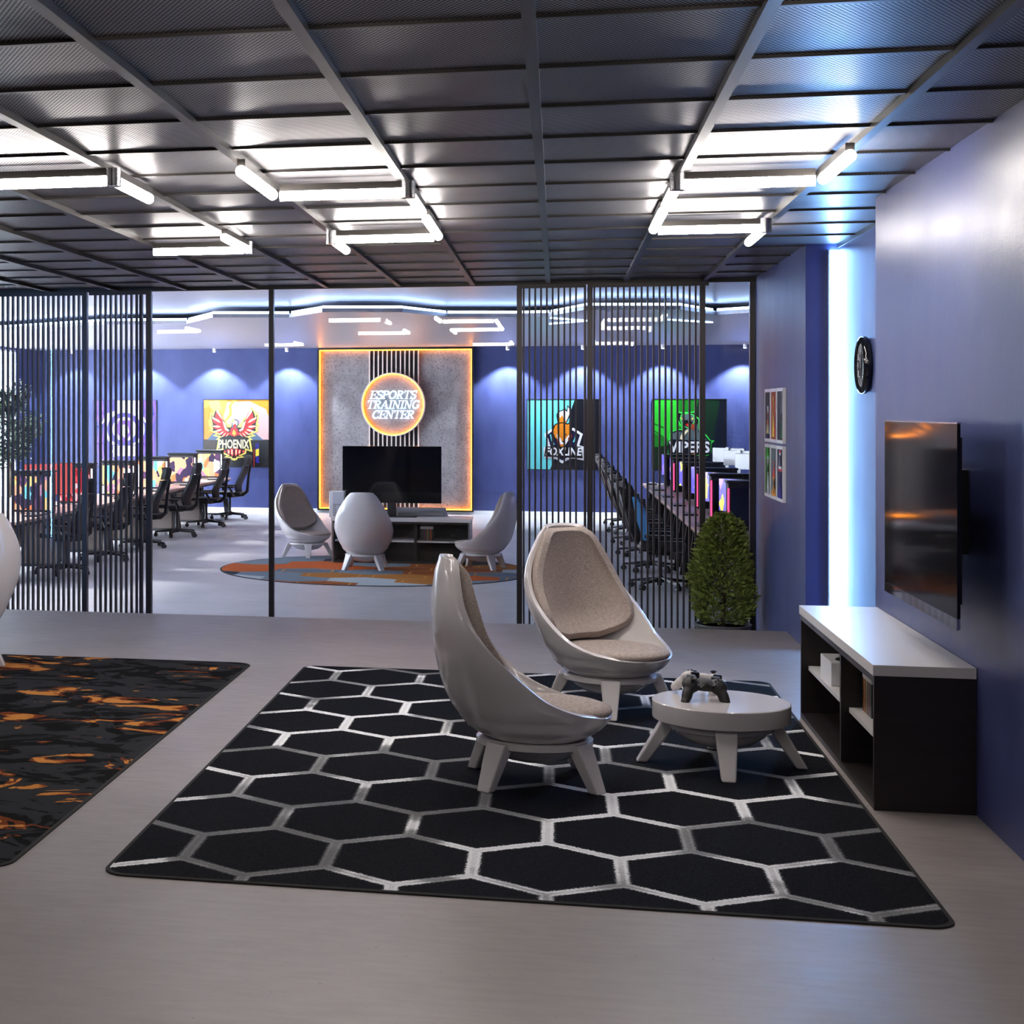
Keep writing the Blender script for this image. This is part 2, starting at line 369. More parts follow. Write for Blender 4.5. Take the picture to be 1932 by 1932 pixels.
# rear ceiling: upper slab and the zigzag soffit
sbox('ceiling_upper',SOFF,XRL,XRR,14.6,YB,ZRC,ZRC+.1)
zig=[(-10.5,23.9),(-8.44,23.8),(-6.33,22.37),(-5.17,22.48),(-4.47,21.0),(-3.48,21.22),(-2.885,20.16),(-1.9,20.38),(-1.41,21.56),(-.49,21.77),(-.115,21.72),(.335,20.33),(1.47,20.58),(1.99,21.83),(2.37,21.45),(4.3,21.5)]
mb=MB(); poly=zig+[(4.3,YB),(-10.5,YB)]
mb.prism(poly,lambda u,v:(u,v,2.875),lambda u,v:(u,v,2.925)); struct(mb.build('ceiling_soffit',SOFF))
mb=MB()
for (a,b) in zip(zig[:-1],zig[1:]):
    d=Vector((b[0]-a[0],b[1]-a[1],0)); n=Vector((-d.y,d.x,0)).normalized()
    A=Vector((*a,0))+n*.03; B=Vector((*b,0))+n*.03
    vs=[]
    for z in (2.927,2.957):
        for q in (A,B,B+n*.025,A+n*.025): vs.append((q.x,q.y,z))
    mb.add(vs,[(3,2,1,0),(4,5,6,7),(0,1,5,4),(1,2,6,5),(2,3,7,6),(3,0,4,7)])
tag(mb.build('led_strip',LEDZ),'long cool white zigzag LED strip along the rear ceiling soffit edge','light strip')
for i,(pts,lab) in enumerate([([(-.083,22.02),(.40,22.80),(-.10,23.5)],'thin white LED line bent to a point on the rear ceiling behind the middle slats'),([(1.47,22.75),(2.1,23.6)],'straight thin white LED line on the rear ceiling at far right')]):
    mb=MB()
    for a,b in zip(pts[:-1],pts[1:]):
        d=(Vector(b)-Vector(a)).normalized(); n=Vector((-d.y,d.x))*.02
        q=[(a[0]-n.x,a[1]-n.y),(b[0]-n.x,b[1]-n.y),(b[0]+n.x,b[1]+n.y),(a[0]+n.x,a[1]+n.y)]
        mb.prism(q,lambda u,v:(u,v,2.862),lambda u,v:(u,v,2.875))
    tag(mb.build('led_line',LEDZ),lab,'light strip','slot lights in the rear ceiling')
# niche LED
t=thing('led_profile','vertical blue white LED profile in the corner of the right wall niche','light strip',(0,0,0))
MB().box(1.818,1.868,11.715,11.75,0.002,2.74).build('diffuser',LEDB,t)
MB().box(1.806,1.818,11.722,11.75,0.002,2.74).build('channel',SILV,t)

t=thing('led_profile','blue white LED profile in the left wall niche, beyond the left picture edge','light strip',(0,0,0))
MB().box(XL-.206,XL-.156,9.246,9.28,.002,2.74).build('diffuser',LEDB,t)
MB().box(XL-.156,XL-.144,9.246,9.275,.002,2.74).build('channel',SILV,t)
# low sun through the left window
sl_=bpy.data.lights.new('sun','SUN'); sl_.energy=3.2; sl_.angle=R(3); sl_.color=(1,.96,.92)
so=bpy.data.objects.new('sun',sl_); C.objects.link(so); so.rotation_euler=Vector((.88,-.22,-.45)).to_track_quat('-Z','Y').to_euler(); so.location=(-16,24,6)
# ------------------------------------------------------------------ glass partition
n=0
def mull(x0,x1,zt=2.75):
    global k
    k+=1; sbox('trim_%d'%k,POST,x0,x1,YP-.03,YP+.03,RZ,zt)
MX=[(-6.198,-6.165),(-3.815,-3.79),(-2.587,-2.543),(.225,.247),(1.616,1.66)]
for a,b in MX: mull(a,b)
for i,((a,b),(c,d)) in enumerate(zip(MX[:-1],MX[1:])):
    sbox('window_%d'%(i+2),GLASS,b,c,YP+.0,YP+.010,RZ,2.745)
def slat_screen(name,x0,x1,label,post_l=True,post_r=True,rail_to=None,y=14.56):
    t=thing(name,label,'slat screen',((x0+x1)/2,y,RZ)); o=-(x0+x1)/2
    mb=MB(); xs=x0+.05; zt=2.72-RZ
    while xs<x1-.03: mb.box(xs+o,xs+o+.016,-.022,.022,.02,zt); xs+=.05
    mb.build('slats',SLAT,t)
    MB().box(x0+o,(rail_to or x1)+o,-.025,.025,zt,zt+.035).build('top_rail',POST,t)
    MB().box(x0+o,x1+o,-.025,.025,.0,.03).build('bottom_rail',POST,t)
    if post_l: MB().box(x0+o-.002,x0+o+.045,-.03,.03,0,zt).build('end_post',POST,t)
    if post_r: MB().box(x1+o-.045,x1+o+.002,-.03,.03,0,zt).build('end_post',POST,t)
slat_screen('slat_screen',-6.14,-4.30,'wide slatted metal screen at far left of the glass partition',True,True)
slat_screen('slat_screen',-4.28,-3.68,'narrow slatted metal screen right of the wide left one, before the purple poster',False,True)
slat_screen('slat_screen',-.35,.225,'narrow slatted metal screen in front of the turquoise fox poster',True,False)
slat_screen('slat_screen',.255,1.24,'slatted metal screen beside the shrub, in front of the gaming chairs',True,True,1.27)

# ------------------------------------------------------------------ ceiling tube lights
zt=2.70; TR=.026
def fixture(x0,x1,y,ends,conn,label):
    t=thing('tube_light',label,'ceiling light',((x0+x1)/2,y,zt),group='zigzag tube lights under the grid ceiling')
    ox=-(x0+x1)/2; mb=MB()
    mb.tube((x0+ox+.03,0,0),(x1+ox-.03,0,0),TR); mb.build('tube',TUBE,t,60)
    MB().box(x0+ox+.03,x1+ox-.03,-.018,.018,TR*.8,ZC-zt-.001).build('tube_housing',BEAM,t)
    for x,l in ends:
        s=1 if l>0 else -1
        m2=MB(); m2.tube((x+ox,.045*s,0),(x+ox,l,0),TR); m2.ell((x+ox,l,0),(TR,TR,TR),12,8); m2.build('tube',TUBE,t,60)
        MB().box(x+ox-.018,x+ox+.018,min(.045*s,l),max(.045*s,l),TR*.8,ZC-zt-.001).build('tube_housing',BEAM,t)
    for x in conn:
        MB().tube((x+ox,0,-.028),(x+ox,0,ZC-zt-.001),.036,n=24).build('connector',CHROME,t,40)
B=lambda i:X0+.655*i
fixture(B(-4),B(-3)+.06,7.14,[(B(-3)+.06,.66)],[B(-3)+.06],'tube light cut off by the left picture edge')
fixture(B(-2)+.03,B(-1)+.03,7.84,[(B(-2)+.03,-.85),(B(-1)+.03,.80)],[B(-1)+.03],'nearer Z shaped tube light left of centre')
fixture(B(-2)+.03,B(-1)+.03,9.92,[(B(-1)+.03,-.95),(B(-2)+.03,.70)],[B(-2)+.03],'farther Z shaped tube light left of centre, behind the nearer one')
fixture(B(-4)+.05,B(-3)+.06,10.43,[(B(-3)+.06,-.76)],[B(-3)+.06],'small L shaped tube light at far left above the left screens')
fixture(B(1)-.03,B(2)-.05,7.84,[(B(1)-.03,.80),(B(2)-.05,-.73)],[B(1)-.03],'largest tube light at right, nearest to the right wall')
fixture(B(1)-.03,B(2)-.06,9.82,[(B(1)-.03,-.92),(B(2)-.06,.83)],[B(2)-.06],'farther tube light at right, in line with the niche')
# unseen tubes: right one inferred from wall highlights, others added to brighten the room
fixture(B(-2)+.03,B(-1)+.03,3.0,[(B(-1)+.03,.8)],[B(-1)+.03],'tube light added overhead before the viewpoint, unseen')
fixture(B(1)-.03,B(2)-.05,3.0,[(B(1)-.03,.8),(B(2)-.05,-.73)],[B(1)-.03],'tube light overhead at right, out of frame')
fixture(B(-7),B(-6),3.5,[(B(-6),.8)],[B(-6)],'tube light added overhead at far left, unseen')
fixture(B(-8),B(-7),8.2,[(B(-7),.8)],[B(-7)],'tube light added beyond the left picture edge, unseen')

# ------------------------------------------------------------------ rugs
def rrect(x0,x1,y0,y1,r,n=8):
    p=[]
    for cx,cy,a in ((x1-r,y0+r,-90),(x1-r,y1-r,0),(x0+r,y1-r,90),(x0+r,y0+r,180)):
        for i in range(n+1):
            t=R(a+90*i/n); p.append((cx+r*math.cos(t),cy+r*math.sin(t)))
    return p
def rug(name,poly_o,poly_i,z,m,label):
    mb=MB(); mb.mat(1); n=len(poly_o)
    vs=[(x,y,z) for x,y in poly_o]+[(x,y,z+.006) for x,y in poly_o]+[(x,y,z+.008) for x,y in poly_i]
    mb.add(vs,[(i,(i+1)%n,n+(i+1)%n,n+i) for i in range(n)]+[(n+i,n+(i+1)%n,2*n+(i+1)%n,2*n+i) for i in range(n)])
    mb.add([(x,y,z) for x,y in poly_o],[tuple(range(n))[::-1]])
    mb.mat(0); mb.add([(x,y,z+.008) for x,y in poly_i],[tuple(range(n))])
    return tag(mb.build(name,[m,RUBBER]),label,'rug')
rug('area_rug',rrect(-1.585,1.245,5.52,10.30,.09),rrect(-1.57,1.23,5.535,10.285,.08),0,hex_rug_mat(),'black rug with white hexagon lines under the two near egg chairs')
rug('area_rug',rrect(-4.8,-1.93,5.50,10.33,.12),rrect(-4.785,-1.945,5.515,10.315,.11),0,lava_rug_mat(),'black and grey rug with orange lava streaks at left')
circ=lambda r,n=96:[(-2.27+r*math.cos(2*PI*i/n),20.62+r*math.sin(2*PI*i/n)) for i in range(n)]
rug('round_rug',circ(1.98),circ(1.955),RZ,round_rug_mat(),'round rug of orange, grey and navy hexagon patches in the rear room')

# ------------------------------------------------------------------ egg lounge chair
def cr(xp,fp):
    xp=np.array(xp,float); fp=np.array(fp,float); m=np.gradient(fp,xp)
    def f(z):
        z=min(max(z,xp[0]),xp[-1]); i=min(max(int(np.searchsorted(xp,z))-1,0),len(xp)-2)
        h=xp[i+1]-xp[i]; t=(z-xp[i])/h
        return float((2*t**3-3*t**2+1)*fp[i]+(t**3-2*t**2+t)*h*m[i]+(-2*t**3+3*t**2)*fp[i+1]+(t**3-t**2)*h*m[i+1])
    return f
EZ=[.205,.24,.30,.335,.383,.43,.524,.69,.878,.955,.985]
exb=cr(EZ,[-.225,-.285,-.335,-.362,-.387,-.405,-.43,-.452,-.445,-.43,-.415])
ew=cr([.205,.25,.30,.32,.41,.52,.61,.755,.89,.955,.985],[.225,.28,.305,.318,.352,.375,.362,.308,.225,.178,.145])
ea=cr([.205,.24,.30,.335,.38,.43,.475,.524,.61,.69,.81,.90,.955,.985],[.225,.285,.335,.355,.36,.355,.335,.30,.228,.175,.125,.105,.09,.072])
eph=np.array([[.0,0],[.300,0],[.304,24],[.312,40],[.335,60],[.36,72],[.395,82],[.44,88],[.50,91],[.985,93],[1.2,93]])
def ephr(z): return float(np.interp(z,eph[:,0],eph[:,1]))
def egg_pt(z,ph,off=0,scale=1):
    a,wd,xb=ea(z)*scale,ew(z)*scale,exb(z)+off
    xc=xb+a; c,s=math.cos(ph),math.sin(ph)
    return (xc+a*c, wd*s, z)
def egg_shell():
    mb=MB(); zs=[.205,.218,.230,.238,.246]+[.262,.275,.287,.300,.302,.304,.307,.312,.32,.335,.355,.38,.405]+list(np.linspace(.43,.95,19))+[.965,.978,.985]
    N=48
    for z in zs:
        g=.975 if abs(z-.238)<.001 else 1
        p0=R(ephr(z))
        for i in range(N+1):
            ph=p0+(2*PI-2*p0)*i/N; x,y,zz=egg_pt(z,ph,0,1)
            # round the two top corners
            mb.v.append((x*g,y*g,zz+ (0.012 if z>.97 else 0)*math.cos((i/N-.5)*PI)))
    M=N+1
    for j in range(len(zs)-1):
        for i in range(N): mb.f.append([j*M+i,j*M+i+1,(j+1)*M+i+1,(j+1)*M+i]); mb.m.append(0)
    return mb
def back_pad():
    mb=MB(); zs=list(np.linspace(.375,.965,22)); N=16
    hh=cr([.375,.41,.46,.54,.66,.88,.935,.965],[24,52,72,84,90,90,80,56])
    for z in zs:
        h=R(hh(z))
        for i in range(N+1):
            ph=PI-h+2*h*i/N; x,y,zz=egg_pt(z,ph,.060,.865); lift=.10*max(0,(.52-z)/.15)**2
            mb.v.append((x+lift,y,zz))
    M=N+1
    for j in range(len(zs)-1):
        for i in range(N): mb.f.append([j*M+i,j*M+i+1,(j+1)*M+i+1,(j+1)*M+i]); mb.m.append(0)
    return mb
def egg_chair(scale_label):
    t=thing('egg_chair',scale_label,'chair')
    o=egg_shell().build('shell',PEARL,t,180,merge=True)
    s=o.modifiers.new('s','SOLIDIFY'); s.thickness=.026; s.offset=-1; s.use_even_offset=False
    b=o.modifiers.new('b','BEVEL'); b.width=.010; b.segments=3; b.limit_method='ANGLE'; b.angle_limit=R(50)
    o=back_pad().build('back_cushion',FAB,t,180)
    s=o.modifiers.new('s','SOLIDIFY'); s.thickness=.045; s.offset=0
    b=o.modifiers.new('b','BEVEL'); b.width=.02; b.segments=4; b.limit_method='ANGLE'; b.angle_limit=R(50)
    mb=MB(); mb.lathe([(0,.292),(.26,.292),(.296,.300),(.31,.318),(.305,.334),(.27,.346),(.15,.352),(0,.352)],(.02,0,0),48,1.02,.93)
    mb.build('seat_cushion',FAB,t,180)
    mb=MB(); mb.lathe([(.195,.168),(.240,.166),(.254,.173),(.254,.193),(.240,.200),(.195,.200)],n=48); mb.build('base_ring',PEARL,t,50)
    mb=MB(); mb.lathe([(0,.088),(.08,.092),(.15,.110),(.195,.14),(.21,.17),(.21,.21),(0,.21)],n=40); mb.build('base_bowl',PEARL,t,60)
    for q in range(4):
        a=R(45+90*q); c,s=math.cos(a),math.sin(a)
        MB().frustum((.335*c,.335*s,0),(.05,.066),(.235*c,.235*s,.197),(.075,.105),a).build('leg',PEARL,t,None,.008)
    return t
egg=egg_chair('')
GE='egg lounge chairs'
place(egg,0,(-.1,7.32,.008),R(8),'pearl egg lounge chair nearest the viewer, turned side on, on the black hexagon rug',GE)
place(egg,1,(.28,9.15,.008),R(-46),'pearl egg lounge chair facing forward behind the white round table',GE)
place(egg,1,(-3.80,9.75,.008),R(150),'pearl egg lounge chair cut off by the left picture edge',GE)
place(egg,1,(-2.40,20.62,RZ+.008),R(90),'white egg chair seen from behind before the rear television',GE)
place(egg,1,(-3.38,22.2,RZ+.008),R(-35),'white egg chair left of the rear cabinet with its grey cushion showing',GE)
place(egg,1,(-.96,21.0,RZ+.008),R(166),'white egg chair right of the rear cabinet, seen from the side',GE)

# ------------------------------------------------------------------ round table and controllers
t=thing('round_table','low round pearl white table with four splayed legs on the black rug','table',(.737,7.83,.008))
MB().lathe([(0,.207),(.285,.207),(.305,.213),(.307,.22),(.307,.292),(.303,.296),(0,.296)],n=64).build('tabletop',PEARL,t,35)
MB().lathe([(0,.205),(.215,.205),(.235,.19),(.235,.172),(.215,.165),(.0,.165)],n=48).build('base_ring',PEARL,t,50)
MB().lathe([(0,.085),(.08,.09),(.15,.11),(.2,.145),(.215,.17),(0,.17)],n=40).build('base_bowl',PEARL,t,60)
for q in range(4):
    a=R(-90+90*q); c,s=math.cos(a),math.sin(a)
    MB().frustum((.355*c,.355*s,0),(.05,.062),(.225*c,.225*s,.203),(.075,.10),a).build('leg',PEARL,t,None,.008)
def controller(name,m,m2,loc,rot,label):
    t=thing(name,label,'game controller',loc); t.rotation_euler=rot; t.scale=(1.4,1.4,1.4)
    mb=MB(); mb.ell((0,.006,0),(.050,.024,.017)); mb.ell((0,.018,-.002),(.052,.014,.015))
    for s in (-1,1):
        mb.ell((.044*s,.004,0),(.030,.032,.020))
        mb.ell((.058*s,-.030,-.008),(.018,.040,.018),M=Euler((R(14),0,R(16*s))).to_matrix())
        mb.ell((.067*s,-.060,-.017),(.015,.020,.016))
    o=mb.build('grip_body',m,t,180); r=o.modifiers.new('r','REMESH'); r.mode='VOXEL'; r.voxel_size=.0035; r.use_smooth_shade=True
    sm=o.modifiers.new('s','SMOOTH'); sm.iterations=6; sm.factor=.6
    for x,y in ((-.040,.010),(.020,-.012)):
        q=MB(); q.tube((x,y,.012),(x,y,.026),.006); q.lathe([(0,0),(.009,0),(.011,.002),(.009,.004),(0,.003)],(x,y,.025),16); q.build('thumbstick',m2,o,50)
    q=MB()
    for dx,dy in ((.008,0),(-.008,0),(0,.008),(0,-.008)): q.tube((.042+dx,.010+dy,.012),(.042+dx,.010+dy,.0215),.0036,n=10)
    q.build('buttons',m2,o,50)
    q=MB(); q.cbox((-.018,-.012,.017),(.022,.007,.006)); q.cbox((-.018,-.012,.017),(.007,.022,.006)); q.build('direction_pad',m2,o)
    for s in (-1,1): MB().cbox((.040*s,.034,-.002),(.028,.016,.022),(R(-25),0,0)).build('trigger',m2,o,None,.004)
    return t
ZT=.008+.296
c1=controller('game_controller',mat('controller_white',(.72,.68,.66),.4),BLACK,(.665,7.99,ZT+.072),(R(26),R(-8),R(-160)),'white game controller leaning on the black one on the round table')
c2=controller('game_controller',mat('controller_black',(.014,.013,.013),.5),BLACK,(.665,7.82,ZT+.064),(R(40),R(4),R(8)),'black game controller standing on the low round table')

# ------------------------------------------------------------------ cabinets
def cabinet(name,x0,x1,y0,y1,z0,h,front,body,inner,label,div):
    # front: '-x' or '-y'; built in world-axis boxes around the cabinet's own base centre
    cx,cy=(x0+x1)/2,(y0+y1)/2
    t=thing(name,label,'cabinet',(cx,cy,z0)); a,b=(x1-x0)/2,(y1-y0)/2
    if front=='-x': Lh,D,T=b,a,lambda u,v,z0,z1,u1,v1:(v,v1,u,u1,z0,z1)
    else: Lh,D,T=a,b,lambda u,v,z0,z1,u1,v1:(u,u1,v,v1,z0,z1)
    def bx(u0,u1,v0,v1,z0,z1): return MB().box(*T(u0,v0,z0,z1,u1,v1))
    ov=.0
    bx(-Lh-.01,Lh+.01,-D-.006,D,h-.045,h).build('top',WTOP,t,None,.002)
    th=.022; f=-D
    for s in (-1,1):
        u0=-Lh if s<0 else Lh-th
        bx(u0,u0+th,f,D,0,h-.046).build('side_panel',body,t)
    bx(-Lh+th+.001,Lh-th-.001,D-.016,D-.001,0.001,h-.047).build('back_panel',inner,t)
    bx(-Lh+th+.001,Lh-th-.001,f,D-.017,.0,.03).build('bottom_panel',inner,t)
    bx(-Lh+th+.001,Lh-th-.001,f,D-.017,h-.075,h-.046).build('top_rail',inner,t)
    dv=[-Lh+th]+[d for d in div]+[Lh-th]
    for d in div: bx(d-.016,d+.016,f,D-.017,.031,h-.076).build('divider',inner,t)
    zs=.283 if front=='-x' else .30
    for p,q in zip(dv[:-1],dv[1:]):
        bx(p+.018,q-.018,f+.035,D-.018,zs-.022,zs).build('shelf',WTOP,t)
    return t
cabinet('media_cabinet',1.272,1.661,7.105,9.17,0,.60,'-x',WENGE,WENGE,'dark open media cabinet with a white top along the right wall',[-.22])
cabinet('media_cabinet',-2.94,-1.12,21.42,22.05,RZ+.0085,.597,'-y',GREYW,WENGE,'grey sided media cabinet with white top under the rear television',[.20])
# things in the near cabinet
t=thing('game_console','white game console with a round black vent on the near cabinet shelf','game console',(1.45,8.65,.283))
MB().box(-.13,.13,-.166,.166,0,.115).build('case',WHITE,t,None,.004)
MB().lathe([(0,0),(.082,0),(.082,.002),(0,.002)],(-.01,-.05,.115),40).build('vent',BLACK,t,40)
spc=[(.03,.03,.035),(.05,.12,.06),(.25,.05,.10),(.05,.09,.14),(.42,.30,.05),(.06,.07,.10),(.55,.12,.03),(.02,.03,.02)]
spn=['black','green','maroon','navy','mustard','slate','orange','dark']
ords=['first','second','third','fourth','fifth','sixth','seventh','last']
for i in range(8):
    m=mat('case_spine_%d'%i,spc[i],.35,var=.6,bscale=70)
    t=thing('game_case','%s spined game case, %s from the front in the near cabinet'%(spn[i],ords[i]),'game case',(1.44,7.64+.0275*i,.283),group='game cases in the near cabinet')
    MB().box(-.085,.085,-.012,.012,0,.150).build('sleeve',m,t); MB().box(-.085,.085,-.012,.012,.1505,.180).build('header_band',WHITE,t)
    t=thing('game_case','%s spined game case, %s from the left in the rear cabinet'%(spn[i],ords[i]),'game case',(-1.765+.0215*i,21.62,RZ+.309),group='game cases in the rear cabinet')
    MB().box(-.0095,.0095,-.085,.085,0,.150).build('sleeve',m,t); MB().box(-.0095,.0095,-.085,.085,.1505,.185).build('header_band',WHITE,t)
# ------------------------------------------------------------------ televisions
t=thing('wall_television','large glossy black television mounted on the right wall above the cabinet','television',(1.50,7.41,.80))
MB().box(0,.012,-.705,.705,.045,.795).build('screen',BLACKG,t)
MB().box(-.001,.014,-.707,.707,.795,.801).build('top_edge',CHROME,t)
MB().box(-.001,.012,-.705,.705,.0,.045).build('bottom_strip',mat('mirror_strip',(.75,.74,.78),.04,1),t)
MB().box(.013,.06,-.52,.6,.08,.74).build('rear_housing',BLACK,t)
MB().box(.06,1.662-1.50,-.18,.24,.25,.6).build('wall_mount',BLACK,t)
t=thing('television','black flat television standing on the rear cabinet below the neon sign','television',(-2.17,21.72,RZ+.606))
MB().box(-.66,.66,-.02,.025,.185,.945).build('screen',BLACKG,t,None,.003)
MB().box(-.06,.06,-.0,.03,.012,.3).build('neck',BLACK,t)
MB().box(-.10,.34,-.12,.10,.0,.011).build('foot',BLACK,t,None,.004)
t=thing('sound_bar','silver grey speaker bar lying behind the rear television','speaker',(-1.80,21.93,RZ+.606))
mb=MB(); mb.add([(-.33,-.06,0),(.33,-.06,0),(.36,.06,0),(-.36,.06,0),(-.33,.0,.075),(.33,.0,.075),(.33,.05,.115),(-.33,.05,.115)],[(3,2,1,0),(0,1,5,4),(4,5,6,7),(1,2,6,5),(2,3,7,6),(3,0,4,7)]); mb.build('bar_body',SILV,t)
MB().box(-.30,.30,-.066,-.05,.012,.05).build('grille',GREYC,t)
t=thing('game_console','tall white upright game console at the left end of the rear cabinet','game console',(-2.88,21.56,RZ+.606))
MB().box(-.10,.10,-.09,.09,0,.345).build('case',WHITE,t,None,.006)
MB().box(-.05,.095,-.094,-.0905,.0,.335).build('front_panel',mat('pale_grey',(.55,.57,.64),.4),t)
mb=MB()
for i in range(5):
    for j in range(6):
        if abs(j-2.5)<1: continue
        mb.box(-.045+j*.022,-.030+j*.022,-.0965,-.0945,.02+i*.03,.035+i*.03)
mb.box(-.045,.085,-.0965,-.0945,.165,.175); mb.build('vent_grille',GREYC,t)

# ------------------------------------------------------------------ feature panel on the back wall
px0,px1,pz0,pz1=-4.645,-1.592,-.34,2.868; cx=(px0+px1)/2
t=thing('feature_panel','speckled concrete feature panel edged with amber light on the back wall','wall panel',(cx,YB,pz0))
wd=px1-px0; ht=pz1-pz0
mb=MB(); mb.box(-wd/2,wd/2,-.13,-.001,ht-.035,ht); mb.box(-wd/2,wd/2,-.13,-.001,0,.035); mb.box(-wd/2,-wd/2+.035,-.13,-.001,.035,ht-.035); mb.box(wd/2-.035,wd/2,-.13,-.001,.035,ht-.035); mb.build('frame',BLACK,t)
MB().box(-wd/2+.036,wd/2-.036,-.03,-.002,.036,ht-.036).build('concrete_board',speckle_mat(),t)
for b in ((-wd/2+.04,wd/2-.04,-.085,-.05,ht-.05,ht-.036),(-wd/2+.04,wd/2-.04,-.085,-.05,.036,.05),(-wd/2+.036,-wd/2+.05,-.085,-.05,.05,ht-.05),(wd/2-.05,wd/2-.036,-.085,-.05,.05,ht-.05)):
    MB().box(*b).build('led_strip',WARM,t)
mb=MB()
for i in range(12):
    x=-3.616-cx+i*.0868; mb.box(x-.011,x+.011,-.10,-.031,.05,ht-.052)
mb.build('cream_slats',CREAM,t)
MB().box(-3.616-cx,-2.66-cx,-.040,-.031,.05,ht-.055).build('slat_backing',BLACK,t)
# neon disc sign
sx,sz,sr=-3.142,1.754,.625
t=thing('round_sign','round glowing sign reading ESPORTS TRAINING CENTER above the rear television','sign',(sx,YB-.17,sz))
def zring(prof,m,name,n=64):
    mb=MB(); vs=[];k=len(prof)
    for r,y in prof:
        for i in range(n): a=2*PI*i/n; vs.append((r*math.cos(a),y,r*math.sin(a)))
    fs=[(i*n+q,(i+1)*n+q,(i+1)*n+(q+1)%n,i*n+(q+1)%n) for i in range(k-1) for q in range(n)]
    if prof[0][0]>0: pass
    mb.add(vs,fs); return mb.build(name,m,t,40)
zring([(0.001,0),(sr-.03,0),(sr-.03,.05),(.001,.05)],speckle_mat(),'disc'); disc=t.children[-1] if False else [c for c in bpy.data.objects if c.parent==t and c.name.startswith('disc')][0]
zring([(sr-.022,.06),(sr,.06),(sr,-.075),(sr-.022,-.075),(sr-.022,.06)],mat('pale_rim',(.6,.5,.5),.4),'rim')
zring([(sr-.0235,-.010),(sr-.0235,-.060),(sr-.038,-.060),(sr-.038,-.010),(sr-.0235,-.010)],WARM,'rim_light')
def arc(cx,cy,rx,ry,a0,a1,n=14): return [(cx+rx*math.cos(R(a0+(a1-a0)*i/n)),cy+ry*math.sin(R(a0+(a1-a0)*i/n))) for i in range(n+1)]
TK,TN=.13,.07
LET={ # strokes: (points, thickness); unit cap height 1
'E':(.66,[([(.14,0),(.14,1)],TK),([(0,.035),(.60,.035)],TN),([(0,.965),(.60,.965)],TN),([(.2,.5),(.46,.5)],TN),([(.6,.0),(.6,.26)],TN),([(.59,1),(.59,.76)],TN),([(.46,.38),(.46,.62)],TN)]),
'S':(.58,[(arc(.29,.74,.22,.24,30,270)+arc(.29,.25,.23,.25,90,-150),.125),([(.52,1),(.52,.74)],TN),([(.05,.0),(.05,.28)],TN)]),
'P':(.64,[([(.14,0),(.14,1)],TK),([(0,.035),(.3,.035)],TN),([(0,.965),(.3,.965)],TN),(arc(.3,.74,.27,.225,90,-90)+[(.14,.515)],.11)]),
'O':(.78,[(arc(.37,.5,.31,.46,0,360,24),.14)]),
'R':(.72,[([(.14,0),(.14,1)],TK),([(0,.035),(.3,.035)],TN),([(0,.965),(.3,.965)],TN),(arc(.3,.74,.25,.225,90,-90)+[(.14,.515)],.11),([(.3,.5),(.6,.03)],TK),([(.5,.035),(.72,.035)],TN)]),
'T':(.70,[([(.33,0),(.33,1)],TK),([(0,.965),(.66,.965)],TN),([(.17,.035),(.49,.035)],TN),([(.03,1),(.03,.72)],TN),([(.63,1),(.63,.72)],TN)]),
'A':(.78,[([(.08,.02),(.36,.98)],TN),([(.36,.98),(.66,.02)],TK),([(.18,.33),(.55,.33)],TN),([(-.03,.035),(.2,.035)],TN),([(.5,.035),(.8,.035)],TN)]),
'I':(.38,[([(.17,0),(.17,1)],TK),([(.0,.035),(.34,.035)],TN),([(.0,.965),(.34,.965)],TN)]),
'N':(.80,[([(.12,0),(.12,1)],TN),([(.12,.97),(.62,.03)],TK),([(.62,0),(.62,1)],TN),([(0,.035),(.25,.035)],TN),([(.0,.965),(.16,.965)],TN),([(.5,.965),(.75,.965)],TN)]),
'G':(.76,[(arc(.37,.5,.31,.46,50,330,20),.14),([(.6,.08),(.6,.42)],TK),([(.45,.42),(.74,.42)],TN),([(.6,1),(.6,.7)],TN)]),
'C':(.70,[(arc(.37,.5,.31,.46,50,320,20),.14),([(.6,1),(.6,.7)],TN)])}
def word(s,h,cz,name):
    mb=MB(); W=1.22*h; wtot=sum(LET[c][0] for c in s)*W; x=-wtot/2-.05*h
    for c in s:
        for pts,th in LET[c][1]:
            for (a,b) in zip(pts[:-1],pts[1:]):
                a2=Vector(a);b2=Vector(b);d=(b2-a2)
                if d.length<1e-6: continue
                d.normalize(); nn=Vector((-d.y,d.x))*th/2; e=d*.02
                q=[a2-nn-e,b2-nn+e,b2+nn+e,a2+nn-e]
                M=lambda u,v,yy:(x+(u+v*.2)*W,yy,cz+(v-.5)*h)
                mb.prism([(p.x,p.y) for p in q],lambda u,v:M(u,v,-.02),lambda u,v:M(u,v,-.05))
        x+=LET[c][0]*W
    mb.build(name,NEON,disc)
word('ESPORTS',.158,.188,'lettering'); word('TRAINING',.158,-.003,'lettering'); word('CENTER',.158,-.198,'lettering')

